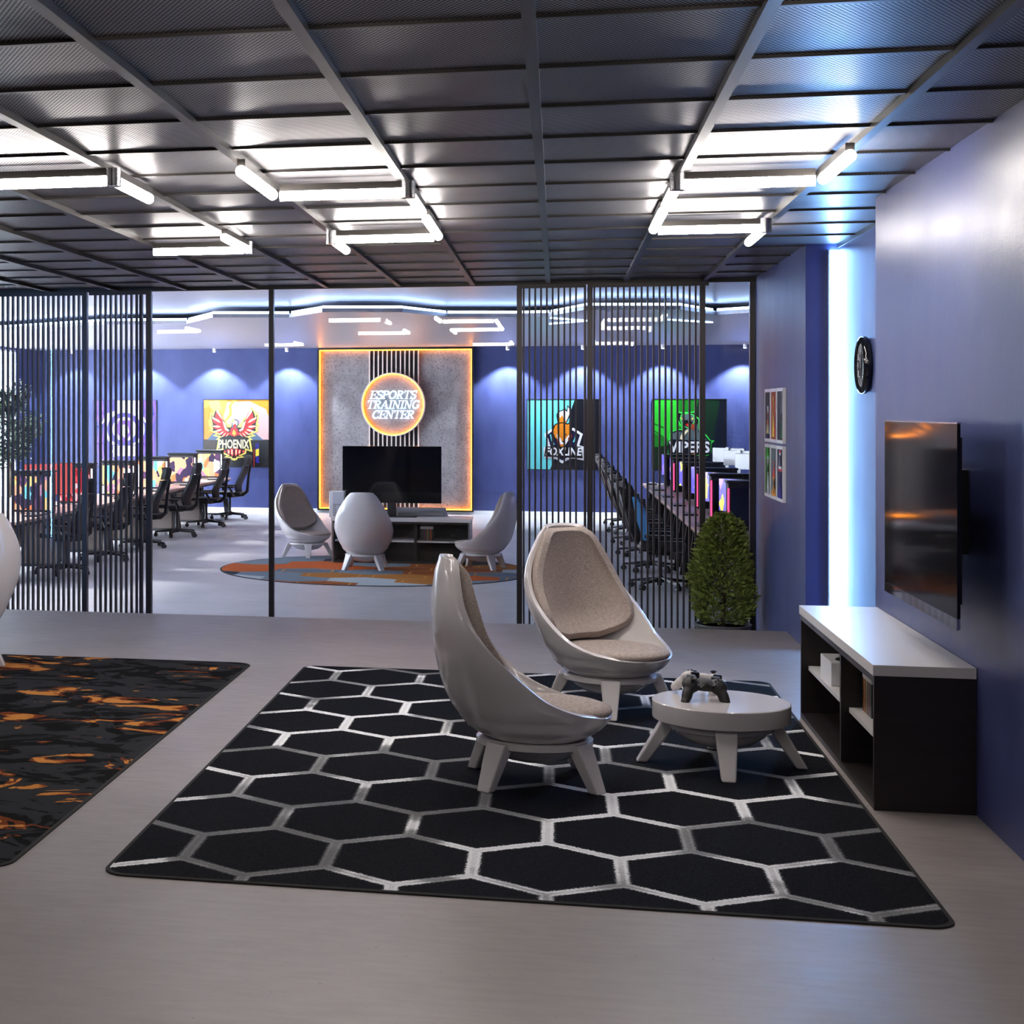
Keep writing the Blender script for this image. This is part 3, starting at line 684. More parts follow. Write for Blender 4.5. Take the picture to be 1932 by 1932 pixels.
# ------------------------------------------------------------------ posters
def flat(cols,name,rough=.25):
    return mat(name,tuple(x*.5 for x in L(cols)),rough)
PAL={k:flat(v,'ink_'+k,.3) for k,v in dict(black=(12,10,14),orange=(236,150,30),amber=(250,196,70),yellow=(252,232,110),pink=(226,178,176),red=(214,44,44),cream=(255,236,190),brown=(60,40,20),steel=(84,110,140),cyan=(112,222,226),navy=(18,16,58),foxo=(238,140,30),white=(244,240,244),green=(48,200,50),green2=(18,120,26),dgreen=(8,40,14),lime=(64,230,80),slate=(88,104,108),night=(8,12,26),purple=(66,44,150),violet=(120,60,190),lilac=(214,196,226),blue=(30,30,140),gold=(250,220,60),rust=(170,60,30)).items()}
PAL2={k:mat('paint_'+k,tuple(min(.85,x*1.9) for x in m_.node_tree.nodes['Principled BSDF'].inputs['Base Color'].default_value[:3]),.5,spec=.2) for k,m_ in PAL.items()}
PK=list(PAL); PM=[PAL[k] for k in PK]
def inset(poly,d):
    out=[]; n=len(poly); ar=sum(poly[i][0]*poly[(i+1)%n][1]-poly[(i+1)%n][0]*poly[i][1] for i in range(n))
    sg=1 if ar>0 else -1
    for i in range(n):
        a,b,c=Vector(poly[i-1]),Vector(poly[i]),Vector(poly[(i+1)%n])
        d1=(b-a).normalized(); d2=(c-b).normalized()
        n1=Vector((-d1.y,d1.x))*sg; n2=Vector((-d2.y,d2.x))*sg; m=(n1+n2)
        if m.length<.2: m=n1
        m.normalize(); k=min(d/max(m.dot(n1),.35),2*d); out.append(tuple(b+m*k))
    return out
from mathutils.geometry import tessellate_polygon
class Art:
    def __init__(s,box,w,h): s.b=box; s.w=w; s.h=h; s.mb=MB(); s.d=0
    def P(s,p): x0,y0,x1,y1=s.b; return ((p[0]-x0)/(x1-x0)*s.w-s.w/2, s.h-(p[1]-y0)/(y1-y0)*s.h)
    def poly(s,col,pts,mirror=None):
        s.d+=1
        for ps in ([pts] if mirror is None else [pts,[(2*mirror-x,y) for x,y in pts]]):
            q=[s.P(p) for p in ps]; y=-.0225-.0006*s.d
            tr=tessellate_polygon([[Vector((u,v,0)) for u,v in q]])
            s.mb.mat(PK.index(col)); s.mb.add([(min(max(u,-s.w/2+.012),s.w/2-.012),y,min(max(v,.012),s.h-.012)) for u,v in q],[tuple(f) for f in tr])
        return s
    def line(s,col,pts,w,mirror=None):
        for a,b in zip(pts[:-1],pts[1:]):
            a=Vector(a);b=Vector(b);d=(b-a).normalized();n=Vector((-d.y,d.x))*w/2;e=d*w*.25
            s.poly(col,[tuple(p) for p in (a-n-e,b-n+e,b+n+e,a+n-e)],mirror); s.d-=1
        s.d+=1; return s
    def text(s,col,txt,x0,x1,y0,y1,shear=0):
        s.d+=1
        me=text_mesh(txt,shear); vs=np.array([v.co[:] for v in me.vertices]); lo=vs.min(0); hi=vs.max(0)
        V=[]
        for v in vs:
            u=(v[0]-lo[0])/(hi[0]-lo[0]); t2=(v[1]-lo[1])/(hi[1]-lo[1])
            q=s.P((x0+u*(x1-x0),y1+(y0-y1)*t2)); V.append((q[0],-.0225-.0006*s.d,q[1]))
        s.mb.mat(PK.index(col)); s.mb.add(V,[tuple(p.vertices) for p in me.polygons]); return s
def text_mesh(txt,shear=0,offset=.03):
    cu=bpy.data.curves.new('t','FONT'); cu.body=txt; cu.shear=shear; cu.offset=offset; cu.fill_mode='FRONT' if False else 'BOTH'; cu.resolution_u=3
    ob=bpy.data.objects.new('t',cu); C.objects.link(ob)
    bpy.context.view_layer.update(); me=bpy.data.meshes.new_from_object(ob.evaluated_get(bpy.context.evaluated_depsgraph_get()))
    bpy.data.objects.remove(ob); bpy.data.curves.remove(cu); return me
def poster(x0,x1,z0,z1,label,art):
    t=thing('poster',label,'poster',((x0+x1)/2,YB-.001,z0),group='team posters on the back wall')
    w,h=x1-x0,z1-z0; mb=MB()
    mb.box(-w/2,w/2,-.03,0,0,.012); mb.box(-w/2,w/2,-.03,0,h-.012,h); mb.box(-w/2,-w/2+.012,-.03,0,.012,h-.012); mb.box(w/2-.012,w/2,-.03,0,.012,h-.012)
    mb.build('frame',BLACK,t)
    MB().box(-w/2+.012,w/2-.012,-.022,-.001,.012,h-.012).build('backing',PAL['black'],t)
    a=art(w,h); a.mb.build('print',PM,t)
def phoenix(w,h):
    a=Art((185,180,1785,1825),w,h); c=935
    a.poly('orange',[(185,180),(1785,180),(1785,1160),(185,1160)])
    a.poly('amber',[(185,180),(760,180),(700,420),(720,640),(420,760),(300,1000),(185,1060)])
    a.poly('orange',[(185,400),(330,330),(420,520),(300,700),(340,900),(185,1160)]).poly('yellow',[(300,250),(560,200),(640,420),(470,470),(360,380)])
    a.poly('pink',[(760,250),(1300,230),(1700,420),(1785,620),(1785,1160),(700,1160),(640,760)])  # pinkish reflection in the poster glass, painted into the print
    a.poly('amber',[(900,200),(1000,190),(870,330),(880,560),(760,700),(720,680),(820,520),(800,330)])
    a.poly('brown',[(185,1150),(1785,1150),(1785,1825),(185,1825)])
    a.poly('black',[(480,1150),(1785,1170),(1785,1825),(500,1825)]).poly('steel',[(420,1000),(1450,1000),(1640,1165),(280,1165)])
    a.poly('blue',[(1440,1240),(1530,1240),(1530,1720),(1450,1700)]).poly('gold',[(1450,1390),(1530,1370),(1530,1530),(1450,1560)])
    a.line('red',[(1412,1380),(1412,1810)],14)
    sil=[(545,360),(440,450),(415,540),(370,470),(345,640),(375,770),(325,780),(385,890),(340,935),(430,985),(510,1010),(415,1060),(530,1090),(570,1095),(490,1150),(545,1165),(495,1450),(640,1410),(650,1490),(760,1540),(685,1580),(850,1600),(870,1640),(c,1660),(c,640),(870,690),(860,800),(780,780),(720,650),(640,610),(570,520)]
    a.poly('yellow',sil,c); a.poly('black',inset(sil,38)[:-8]+[(c,1600),(c,700),(850,860),(770,860),(690,690),(620,660),(560,560)],c)
    for tip,r1,r2 in [((522,420),(470,600),(690,760)),((392,600),(430,740),(690,800)),((385,820),(470,890),(690,860)),((440,955),(560,985),(720,900)),((540,1045),(640,1040),(740,930)),((620,1100),(700,1075),(780,950)),((730,1095),(780,1050),(830,960))]:
        mx=((tip[0]+r2[0])/2,(tip[1]+r2[1])/2)
        a.poly('red',[tip,r1,((r1[0]+r2[0])/2,(r1[1]+r2[1])/2+45),(r2[0]+30,r2[1]+70),r2,(mx[0]+15,mx[1]-45)],c)
        a.poly('cream',[tip,((tip[0]*2+r1[0])/3,(tip[1]*2+r1[1])/3),(mx[0]-5,mx[1]+25),((mx[0]+r2[0])/2,(mx[1]+r2[1])/2),(mx[0]+10,mx[1]-25)],c)
    a.poly('cream',[(650,690),(720,760),(760,880),(820,930),(790,960),(720,920),(680,800)],c)
    a.poly('red',[(c-90,900),(c,800),(c+90,900),(c+85,1050),(c,1085),(c-85,1050)]).poly('amber',[(c-10,900),(c+50,1000),(c+10,1065),(c-50,1010)])
    a.poly('steel',[(875,760),(960,650),(1040,700),(1040,800),(990,870),(880,860)]).poly('cream',[(900,740),(960,680),(1020,720),(1015,790),(960,830),(900,800)]).poly('red',[(900,820),(960,760),(1000,820),(950,880)])
    a.text('cream','PHOENIX',560,1300,1150,1370)
    for x,y0,y1 in ((700,1410,1490),(800,1390,1540),(880,1370,1570)):
        a.poly('red',[(x-35,y0),(x+35,y0),(x+45,y1-60),(x+10,y1),(x-30,y1-70)],c).poly('cream',[(x-8,y0+10),(x+22,y0+40),(x+15,y1-40),(x-12,y1-80)],c)
    return a
def fox(w,h):
    a=Art((170,160,1790,1790),w,h)
    a.poly('night',[(170,160),(1790,160),(1790,1790),(170,1790)]).poly('cyan',[(170,160),(1240,160),(1160,400),(1100,760),(690,1790),(170,1790)])
    sh=[(560,960),(740,830),(960,880),(1210,820),(1420,960),(1340,1220),(1440,1250),(1450,1570),(1200,1520),(1080,1560),(960,1640),(820,1540),(560,1520),(540,1270),(640,1240)]
    a.poly('white',sh).poly('navy',inset(sh,55))
    a.line('cyan',[(700,980),(730,1120),(780,1200)],28).line('cyan',[(1275,960),(1240,1080),(1215,1140)],28)
    tail=[(860,700),(830,520),(870,440),(960,410),(1020,370),(1060,420),(1080,290),(1140,380),(1150,500),(1100,620),(1060,700)]
    a.poly('black',tail).poly('white',inset(tail,24)).poly('foxo',[(870,680),(860,540),(920,590),(960,520),(1000,620),(1060,680),(1000,740),(900,740)])
    hd=[(730,900),(780,760),(830,720),(960,690),(1080,720),(1130,700),(1180,830),(1180,1000),(1090,1160),(1000,1350),(900,1260),(830,1100),(780,1060)]
    a.poly('black',hd).poly('foxo',inset(hd,26))
    a.poly('white',[(830,960),(930,1060),(960,1150),(1000,1170),(1040,1060),(1160,930),(1130,1060),(1040,1200),(880,1200)])
    a.poly('foxo',[(930,800),(1050,800),(1040,1060),(1000,1130),(960,1060)]).poly('rust',[(830,1060),(900,1120),(930,1240),(860,1180)]).poly('rust',[(1090,1060),(1170,960),(1180,1040),(1100,1120)])
    a.poly('black',[(860,960),(910,1000),(880,1005)]).poly('black',[(1030,970),(1060,950),(1050,1000)]).poly('black',[(950,1120),(1030,1120),(990,1160)])
    a.poly('black',[(590,1250),(1370,1250),(1420,1520),(560,1480)]); a.text('white','FOXLINE',590,1400,1270,1460,.15)
    return a
def viper(w,h):
    a=Art((90,120,1450,1420),w,h)
    a.poly('night',[(90,120),(1450,120),(1450,1420),(90,1420)]).poly('dgreen',[(90,120),(1330,120),(1180,1000),(90,1400)]).poly('green2',[(90,120),(940,120),(760,900),(90,1000)])
    a.poly('green',[(90,120),(580,120),(600,600),(420,900),(90,720)]).line('green2',[(90,680),(360,860)],40).line('green2',[(90,560),(300,640)],30)
    bd=[(400,860),(420,720),(540,660),(640,660),(540,480),(560,340),(620,360),(840,350),(880,330),(910,440),(960,480),(960,660),(1060,740),(1160,870),(1230,865),(1170,930),(1170,1090),(1090,1150),(380,1150)]
    a.poly('lime',bd).poly('night',inset(bd,22)).poly('slate',[(440,850),(460,750),(560,700),(640,720),(740,640),(870,660),(930,560),(930,720),(1030,780),(1100,870)])
    hd=[(600,480),(620,400),(740,370),(850,400),(880,500),(840,600),(740,650),(640,610)]
    a.poly('lime',hd).poly('slate',inset(hd,16)).poly('gold',[(610,450),(660,480),(640,500)]).poly('gold',[(830,450),(810,490),(850,490)])
    a.poly('black',[(650,530),(700,500),(780,510),(840,540),(760,620),(690,600)]).poly('red',[(700,580),(740,560),(790,590),(740,620)]).poly('white',[(660,540),(680,540),(675,585)]).poly('white',[(760,540),(790,540),(780,585)])
    a.poly('rust',[(820,560),(880,600),(840,690),(800,640)]).poly('cream',[(600,840),(620,770),(720,680),(790,660),(700,760),(640,860)])
    a.poly('night',[(390,870),(1160,870),(1160,1100),(1090,1130),(390,1110)]); a.text('white','VIPERS',400,1140,885,1090)
    a.poly('gold',[(620,1130),(660,1100),(680,1180),(630,1190)]).poly('foxo',[(720,1150),(880,1090),(820,1160),(760,1190)])
    return a
def purple(w,h):
    a=Art((1115,795,1905,1560),w,h); a.poly('purple',[(1115,795),(1905,795),(1905,1560),(1115,1560)])
    for i in range(5):
        x=1150+i*28; a.line('violet' if i%2 else 'blue',[(x,800),(x-20+i*8,950),(x+30,1100),(x,1300),(x+20,1500)],22)
        x=1870-i*28; a.line('violet' if i%2==0 else 'blue',[(x,800),(x+20,950),(x-30,1100),(x,1300),(x-20,1500)],22)
    a.poly('lilac',[(1390,800),(1700,800),(1700,960),(1390,960)])  # window glare painted on as a pale rectangle
    ring=[(1510+250*math.cos(R(q)),1130-220*math.sin(R(q))) for q in range(0,360,12)]
    a.poly('white',ring); a.poly('purple',[(1510+215*math.cos(R(q)),1130-190*math.sin(R(q))) for q in range(0,360,12)])
    a.poly('white',[(1205,1090),(1300,950),(1400,920),(1300,1020)],1510)
    a.poly('lilac',[(1510+150*math.cos(R(q)),1130-140*math.sin(R(q))) for q in range(0,360,15)])
    a.poly('violet',[(1440,1030),(1580,1030),(1620,1150),(1510,1290),(1400,1150)]).poly('white',[(1470,1080),(1550,1080),(1570,1160),(1510,1230),(1450,1160)])
    a.poly('purple',[(1320,1310),(1700,1310),(1700,1450),(1320,1450)]); a.text('white','H',1335,1385,1320,1450)
    for x in (1400,1470,1540,1610): a.poly('lilac',[(x,1320),(x+50,1320),(x+50,1440),(x,1440)])
    for x in (1210,1330,1440,1560,1740): a.poly('lilac',[(x,1500),(x+40,1470),(x+40,1560),(x,1560)])
    return a
poster(-9.30,-7.95,.49,1.85,'purple poster with a white round crest at the left end of the back wall',purple)
poster(-6.98,-5.62,.49,1.86,'orange poster with a red winged bird crest reading PHOENIX',phoenix)
poster(-.58,.785,.49,1.855,'turquoise poster with an orange fox crest behind the slats',fox)
poster(1.75,3.11,.49,1.855,'green poster with a snake crest reading VIPERS',viper)

# six small framed prints on the right wall, plain colour compositions
def small_print(y,z,label,cols):
    t=thing('framed_print',label,'picture',(XW-.001,y,z),group='small framed prints in two rows on the right wall')
    w,h=.345,.42; mb=MB()
    mb.box(-.024,0,-w/2,w/2,0,.025); mb.box(-.024,0,-w/2,w/2,h-.025,h); mb.box(-.024,0,-w/2,-w/2+.014,.025,h-.025); mb.box(-.024,0,w/2-.014,w/2,.025,h-.025); mb.build('frame',WHITE,t)
    mb=MB(); mb.mat(0).box(-.02,-.001,-w/2+.014,w/2-.014,.025,h-.025)
    for i,(kx0,kx1,kz0,kz1) in enumerate(cols[2]):
        mb.mat(1+i%(len(cols[1]))); X=-.0205-.0004*i; a,b=w/2-.014-(w-.028)*kx0,w/2-.014-(w-.028)*kx1; c,d=.025+(h-.05)*kz0,.025+(h-.05)*kz1
        mb.add([(X,a,c),(X,b,c),(X,(a*.75+b*.25),d),(X,(a*.3+b*.7),d)],[(0,1,2,3)])
    mb.build('print',[PAL2[cols[0]]]+[PAL2[q] for q in cols[1]],t)
ZU,ZL=1.395,.955
ys=[13.62,13.255,12.89]
S1=[(.2,.8,.1,.7),(.3,.7,.3,.55),(.35,.65,.1,.4),(.3,.7,.0,.12)]
small_print(ys[0],ZU,'upper left framed print, black with a white and red column',('black',['white','red','gold','blue'],S1))
small_print(ys[1],ZU,'upper middle framed print, rust red with a gold streak',('rust',['gold','red'],[(.2,.6,.05,.9),(.55,.9,.1,.6)]))
small_print(ys[2],ZU,'upper right framed print, dark teal with a pale green patch',('night',['slate','green2'],[(.55,.95,.55,1),(.6,.95,.05,.4)]))
small_print(ys[0],ZL,'lower left framed print, green with a pale grey column',('green2',['green','lilac','white'],[(.1,.9,.75,1),(.3,.8,.0,.8),(.4,.6,.1,.7)]))
small_print(ys[1],ZL,'lower middle framed print, olive and orange with a red peak',('slate',['orange','red','brown'],[(.05,.95,.0,.4),(.25,.8,.4,.75),(.45,.6,.05,.25)]))
small_print(ys[2],ZL,'lower right framed print, navy with a red and white disc',('navy',['red','white','steel','blue'],[(.1,.9,.55,.98),(.2,.8,.6,.93),(.3,.7,.65,.88),(.15,.85,.0,.5)]))

# ------------------------------------------------------------------ wall clock in the niche
t=thing('wall_clock','round black wall clock with white numerals in the lit niche','clock',(1.869,10.64,1.925))
def xring(prof,m,name,n=48):
    mb=MB(); vs=[];k=len(prof)
    for r,x in prof:
        for i in range(n): a=2*PI*i/n; vs.append((x,-r*math.cos(a),r*math.sin(a)))
    fs=[(i*n+q,(i+1)*n+q,(i+1)*n+(q+1)%n,i*n+(q+1)%n) for i in range(k-1) for q in range(n)]
    mb.add(vs,fs); return mb.build(name,m,t,50)
xring([(.001,0),(.165,0),(.178,-.012),(.180,-.03),(.172,-.048),(.155,-.054),(.148,-.049),(.148,-.038),(.001,-.036)],BLACKG,'case')
xring([(.001,-.038),(.147,-.038)],mat('dial_black',(.006,.006,.007),.7,spec=.15),'dial')
mb=MB()
for i in range(60):
    a=2*PI*i/60; r=.128; mb.ell((-.0395,-r*math.sin(a),r*math.cos(a)),(.001,.0028,.0028) if i%5 else (.001,.0042,.0042),8,5)
mb.build('minute_dots',WHITE,t)
mb=MB()
for hN in range(1,13):
    me=text_mesh(str(hN),0,.01); vs=np.array([v.co[:] for v in me.vertices]); ctr=(vs.min(0)+vs.max(0))/2; a=2*PI*hN/12; r=.102
    mb.add([(-.0398,-(r*math.sin(a)+(v[0]-ctr[0])*.058),r*math.cos(a)+(v[1]-ctr[1])*.058) for v in vs],[tuple(p.vertices) for p in me.polygons])
mb.build('numerals',WHITE,t)
for nm,a,l,wd in (('hour_hand',R(325),.06,.008),('minute_hand',R(15),.09,.005)):
    MB().box(-.045,-.042,-wd/2,wd/2,-.015,l,Euler((a,0,0)).to_matrix().to_4x4()).build(nm,SILV,t)

# ------------------------------------------------------------------ office and gaming chairs
def base_parts(t,r,zp,metal):
    mb=MB()
    for q in range(5):
        a=R(20+72*q); c,s=math.cos(a),math.sin(a)
        mb.frustum((r*c,r*s,.062),(.03,.03),(r*c,r*s,.088),(.026,.026),a)
        d=Vector((c,s,0)); n2=Vector((-s,c,0))
        vs=[]
        for (rr,zz0,zz1,w2) in ((.02,.085,.135,.035),(r,.07,.092,.02)):
            p=d*rr; vs+= [p-n2*w2+Vector((0,0,zz0)),p+n2*w2+Vector((0,0,zz0)),p+n2*w2*.8+Vector((0,0,zz1)),p-n2*w2*.8+Vector((0,0,zz1))]
        mb.add(vs,[(0,1,2,3),(7,6,5,4),(0,4,5,1),(1,5,6,2),(2,6,7,3),(3,7,4,0)])
    mb.tube((0,0,.07),(0,0,.15),.035); sb_=mb.build('star_base',metal,t,40)
    for q in range(5):
        a=R(20+72*q); c,s=math.cos(a),math.sin(a); x,y=r*c,r*s
        b=MB(); n2=Vector((-s,c,0)); p=Vector((x,y,.032))
        for e in (-.017,.017): b.tube(p+n2*(e-.009),p+n2*(e+.009),.032,n=14)
        b.tube(p,p+Vector((0,0,.045)),.008,n=8); b.build('caster',BLACK,sb_,40)
    MB().tube((0,0,.14),(0,0,zp),.024).build('gas_lift',CHROME if metal is not BLACK else BLACK,t,40)
def curved_back(z0,z1,prof,wid,thick,name,m,t,side=None,n=12,nz=18):
    mb=MB(); vs=[]
    for k in range(2):
        for j in range(nz+1):
            z=z0+(z1-z0)*j/nz
            for i in range(n+1):
                u=-1+2*i/n; vs.append((prof(z)+.05*u*u*(1 if k==0 else .9)-(thick if k else 0),wid(z)*u,z))
    M=n+1; K=M*(nz+1)
    for j in range(nz):
        for i in range(n):
            a=j*M+i; mb.f.append([a,a+1,a+M+1,a+M]); mb.f.append([K+a+M,K+a+M+1,K+a+1,K+a]); mb.m+=[0,0]
    for j in range(nz):
        for i in (0,n):
            a=j*M+i; f=[a,a+M,K+a+M,K+a]; mb.f.append(f if i==0 else f[::-1]); mb.m.append(0)
    for i in range(n):
        for j in (0,nz):
            a=j*M+i; f=[a,K+a,K+a+1,a+1]; mb.f.append(f if j==0 else f[::-1]); mb.m.append(0)
    mb.v=vs; return mb.build(name,m,t,50)
def task_chair():
    t=thing('task_chair','','chair'); base_parts(t,.34,.42,BLACK)
    mb=MB(); mb.box(-.13,.11,-.09,.09,.405,.445); mb.build('tilt_mechanism',BLACK,t,None,.01)
    mb=MB(); mb.box(-.25,.26,-.25,.25,.46,.515); mb.build('seat',MESHF,t,180,.025,4)
    pr=cr([.5,.62,.75,.9,1.0],[-.20,-.185,-.235,-.31,-.33]); wi=cr([.5,.6,.75,.9,1.0],[.15,.20,.22,.21,.17])
    curved_back(.50,1.0,pr,wi,.035,'backrest',MESHF,t)
    MB().path([(-.05,0,.43),(-.26,0,.45),(-.335,0,.52),(-.345,0,.66),(-.365,0,.85),(-.395,0,1.0),(-.37,0,1.06)],[.03,.03,.032,.026,.022,.02,.018]).build('spine',BLACK,t,60)
    pr2=cr([1.0,1.06,1.15,1.2],[-.33,-.345,-.36,-.34]); wi2=cr([1.0,1.06,1.15,1.2],[.13,.15,.15,.11])
    curved_back(1.01,1.19,pr2,wi2,.06,'headrest',MESHF,t,nz=8)
    for s in (-1,1):
        mb=MB(); mb.path([(-.12,.20*s,.43),(-.12,.30*s,.47),(-.11,.315*s,.52),(-.06,.31*s,.59)],[.022,.024,.024,.018]); mb.box(-.15,.13,.27*s if s>0 else .36*s,.36*s if s>0 else .27*s,.59,.622); mb.build('armrest',BLACK,t,50)
    return t
pt=task_chair(); GT='black task chairs along the left desks'
lch=[19.22,21.10,23.18,25.32,27.55,29.63]
tl=['nearest task chair of the left row, behind the wide slatted screen','second nearest task chair of the left row, behind the slats','third task chair of the left row, partly hidden by the slatted screen edge','fourth task chair of the left row, first one seen clear of the screens','fifth task chair of the left row, below the orange poster','farthest task chair of the left row, in front of the orange poster']
for i,y in enumerate(lch): place(pt,i,(-5.98,y,RZ),PI+R(random.uniform(-6,6))+.0,'black mesh '+tl[i],GT)
def gaming_chair():
    t=thing('gaming_chair','','chair'); base_parts(t,.33,.40,BLACK)
    MB().box(-.14,.12,-.10,.10,.385,.425).build('tilt_mechanism',BLACK,t,None,.01)
    MB().box(-.24,.28,-.20,.20,.43,.53).build('seat',BLACK,t,180,.035,4)
    for s in (-1,1):
        mb=MB(); mb.box(-.22,.27,.205*s if s>0 else .275*s,.275*s if s>0 else .205*s,.44,.56); mb.build('seat_bolster',BLACK,t,180,.028,4)
    lean=lambda z:-.20-.30*(z-.5)
    wi=cr([.5,.62,.80,.95,1.05,1.18,1.25],[.19,.22,.245,.24,.17,.16,.13])
    curved_back(.50,1.25,lambda z:lean(z),lambda z:wi(z)*.72,.075,'backrest',BLACK,t)
    for s in (-1,1):
        mb=MB(); vs=[]; N=12; zs=[.53+.66*i/N for i in range(N+1)]
        for z in zs:
            x=lean(z); wv=wi(z); bul=.045*math.sin(PI*(z-.5)/.7)
            vs+=[(x-.085,s*wv*.70,z),(x+.03,s*wv*.70,z),(x+.08+bul,s*wv*.98,z),(x-.06,s*wv*1.04,z)]
        fs=[]
        for i in range(N):
            for q in range(4):
                f=(i*4+q,i*4+(q+1)%4,(i+1)*4+(q+1)%4,(i+1)*4+q); fs.append(f if s<0 else f[::-1])
        fs+=[(0,1,2,3) if s>0 else (3,2,1,0),tuple(range(N*4,N*4+4))[::-1] if s>0 else tuple(range(N*4,N*4+4))]
        mb.add(vs,fs); mb.build('side_bolster',BLACK,t,40,.01)
        mb=MB(); P=[]
        for i in range(13):
            z=.55+.50*i/12; x=lean(z); wv=wi(z); bul=.045*math.sin(PI*(z-.5)/.7); q=.028+.036*math.sin(PI*i/12)
            P.append(((x+.06+bul-q,s*wv*1.012,z),(x+.06+bul+q*.7,s*wv*1.0,z)))
        for a,b in zip(P[:-1],P[1:]):
            o=Vector((0,s*.006,0)); vs=[Vector(v)+k for k in (Vector((0,-s*.02,0)),o) for v in (a[0],a[1],b[1],b[0])]
            mb.add(vs,[(0,1,2,3),(7,6,5,4),(0,4,5,1),(1,5,6,2),(2,6,7,3),(3,7,4,0)])
        mb.build('blue_insert',BLUEC,t)
        MB().cbox((lean(1.16)-.03,s*.150,1.165),(.11,.03,.12),(0,R(-17),R(0))).build('wing_trim',GREYC,t,None,.008)
        mb=MB(); mb.path([(-.05,.22*s,.42),(-.05,.31*s,.45),(-.04,.32*s,.60)],.022); mb.box(-.16,.14,.28*s if s>0 else .37*s,.37*s if s>0 else .28*s,.60,.632); mb.build('armrest',BLACK,t,50)
    MB().cbox((lean(1.05)+.045,0,1.05),(.07,.22,.13),(0,R(-17),0)).build('neck_pillow',BLACK,t,180,.025,3)
    MB().cbox((lean(.66)+.06,0,.66),(.09,.30,.17),(0,R(-17),0)).build('lumbar_pillow',BLACK,t,180,.03,3)
    return t
pg=gaming_chair(); GG='black and blue gaming chairs along the right desks'
rch=[19.15,21.2,23.4,25.4,27.6,29.6]
for i,y in enumerate(rch):
    place(pg,i,(1.14,y,RZ),R(random.uniform(-5,5)),'black and blue gaming chair, %s in the row behind the right slatted screen'%ORD[i],GG)

# ------------------------------------------------------------------ desks, towers, monitors, keyboards
def desk(depth,length,h,inset):
    # chair side at local +x
    t=thing('desk','','desk'); D=depth; Lh=length/2
    MB().box(-D,0,-Lh,Lh,h-.035,h).build('desktop',DESK,t,None,.004)
    MB().box(-D+.02,-.03,-Lh+.02,Lh-.02,h-.075,h-.036).build('under_frame',BLACK,t)
    for s in (-1,1):
        mb=MB(); y=s*(Lh-inset)
        mb.frustum((-.06,y,0),(.10,.045),(-.14,y,h-.075),(.07,.045)); mb.frustum((-D+.06,y,0),(.10,.045),(-D+.14,y,h-.075),(.07,.045)); mb.box(-D+.03,-.03,y-.0225,y+.0225,.0,.03); mb.build('trestle_leg',BLACK,t)
    MB().box(-D+.10,-D+.12,-Lh+.12,Lh-.12,.22,h-.08).build('modesty_panel',WHITE,t)
    q=MB().box(-D+.14,-.20,-Lh+inset+.08,-Lh+inset+.44,.02,h-.08).build('drawer_unit',mat('taupe_drawer',(.16,.12,.10),.5) if 'taupe_drawer' not in bpy.data.materials else bpy.data.materials['taupe_drawer'],t)
    mb=MB()
    for i in range(3): mb.box(-.20,-.194,-Lh+inset+.095,-Lh+inset+.425,.04+i*.185,.205+i*.185)
    mb.build('drawer_front',bpy.data.materials['taupe_drawer'],q)
    return t
ARTM=patch_mat('tower_art',[(0,L((235,160,120))),(.14,L((60,45,70))),(.26,L((250,240,236))),(.38,L((238,120,70))),(.5,L((110,190,196))),(.62,L((226,190,110))),(.74,L((170,120,140))),(.86,L((90,60,90)))],9,.10,(0,0,0))
REDM=patch_mat('red_glow_art',[(0,(.25,.01,.015)),(.3,(.6,.05,.05)),(.6,(.05,.005,.005)),(.8,(.9,.35,.35))],14,.2,(2,0,0))
DARKG=mat('tinted_glass',(.012,.013,.02),.05,spec=.8)
LEDW=emat('white_led',(.95,.93,1),1.2); LEDP=emat('pink_led',(1,.06,.20),.8)
SCRB=patch_mat('blue_screen',[(0,(.03,.05,.75)),(.45,(.55,.72,.95)),(.62,(.95,.85,.10)),(.8,(.06,.07,.6))],6,.28,(1,2,0))
SCRR=emat('red_screen',(.62,.10,.09),.35)
SCRP=patch_mat('violet_screen',[(0,(.16,.13,.72)),(.55,(.25,.17,.85)),(.8,(.75,.35,.72)),(.92,(.9,.8,.15))],9,.32,(5,2,0))
def tower(art,led,h=.52,d=.50,w=.24,redd=False):
    # front face at local +x, glass side at local -y
    t=thing('computer_tower','','computer'); b=MB()
    MB().box(-d,0,-w+.02,0,.02,h).build('case',BLACK,t,None,.012)
    MB().box(-d+.02,-.035,-w+.006,-w+.019,.05,h-.045).build('glass_side',art,t)
    MB().box(-.014,.004,-w+.006,-w+.022,.05,h-.05).build('led_bar',led,t)
    mb=MB(); mb.box(-d-.01,.015,-w,.005,h,h+.03); mb.build('top_cap',BLACK,t,None,.010)
    mb=MB()
    for x in (-d+.05,-.05):
        for y in (-w+.05,-.03): mb.tube((x,y,0),(x,y,.021),.018,n=10)
    mb.build('feet',BLACK,t)
    return t
def monitor(scr,w=.62,h=.36,back=None):
    # screen faces local +x
    t=thing('monitor','','monitor')
    MB().box(-.02,.0,-w/2,w/2,.16,.16+h).build('screen',scr,t)
    MB().box(-.045,-.0205,-w/2-.008,w/2+.008,.152,.168+h).build('back_shell',back or BLACK,t,None,.01)
    MB().box(-.075,-.046,-.03,.03,.01,.40).build('stand_neck',back or BLACK,t)
    MB().box(-.16,.06,-.13,.13,0,.012).build('stand_foot',back or BLACK,t,None,.004)
    return t
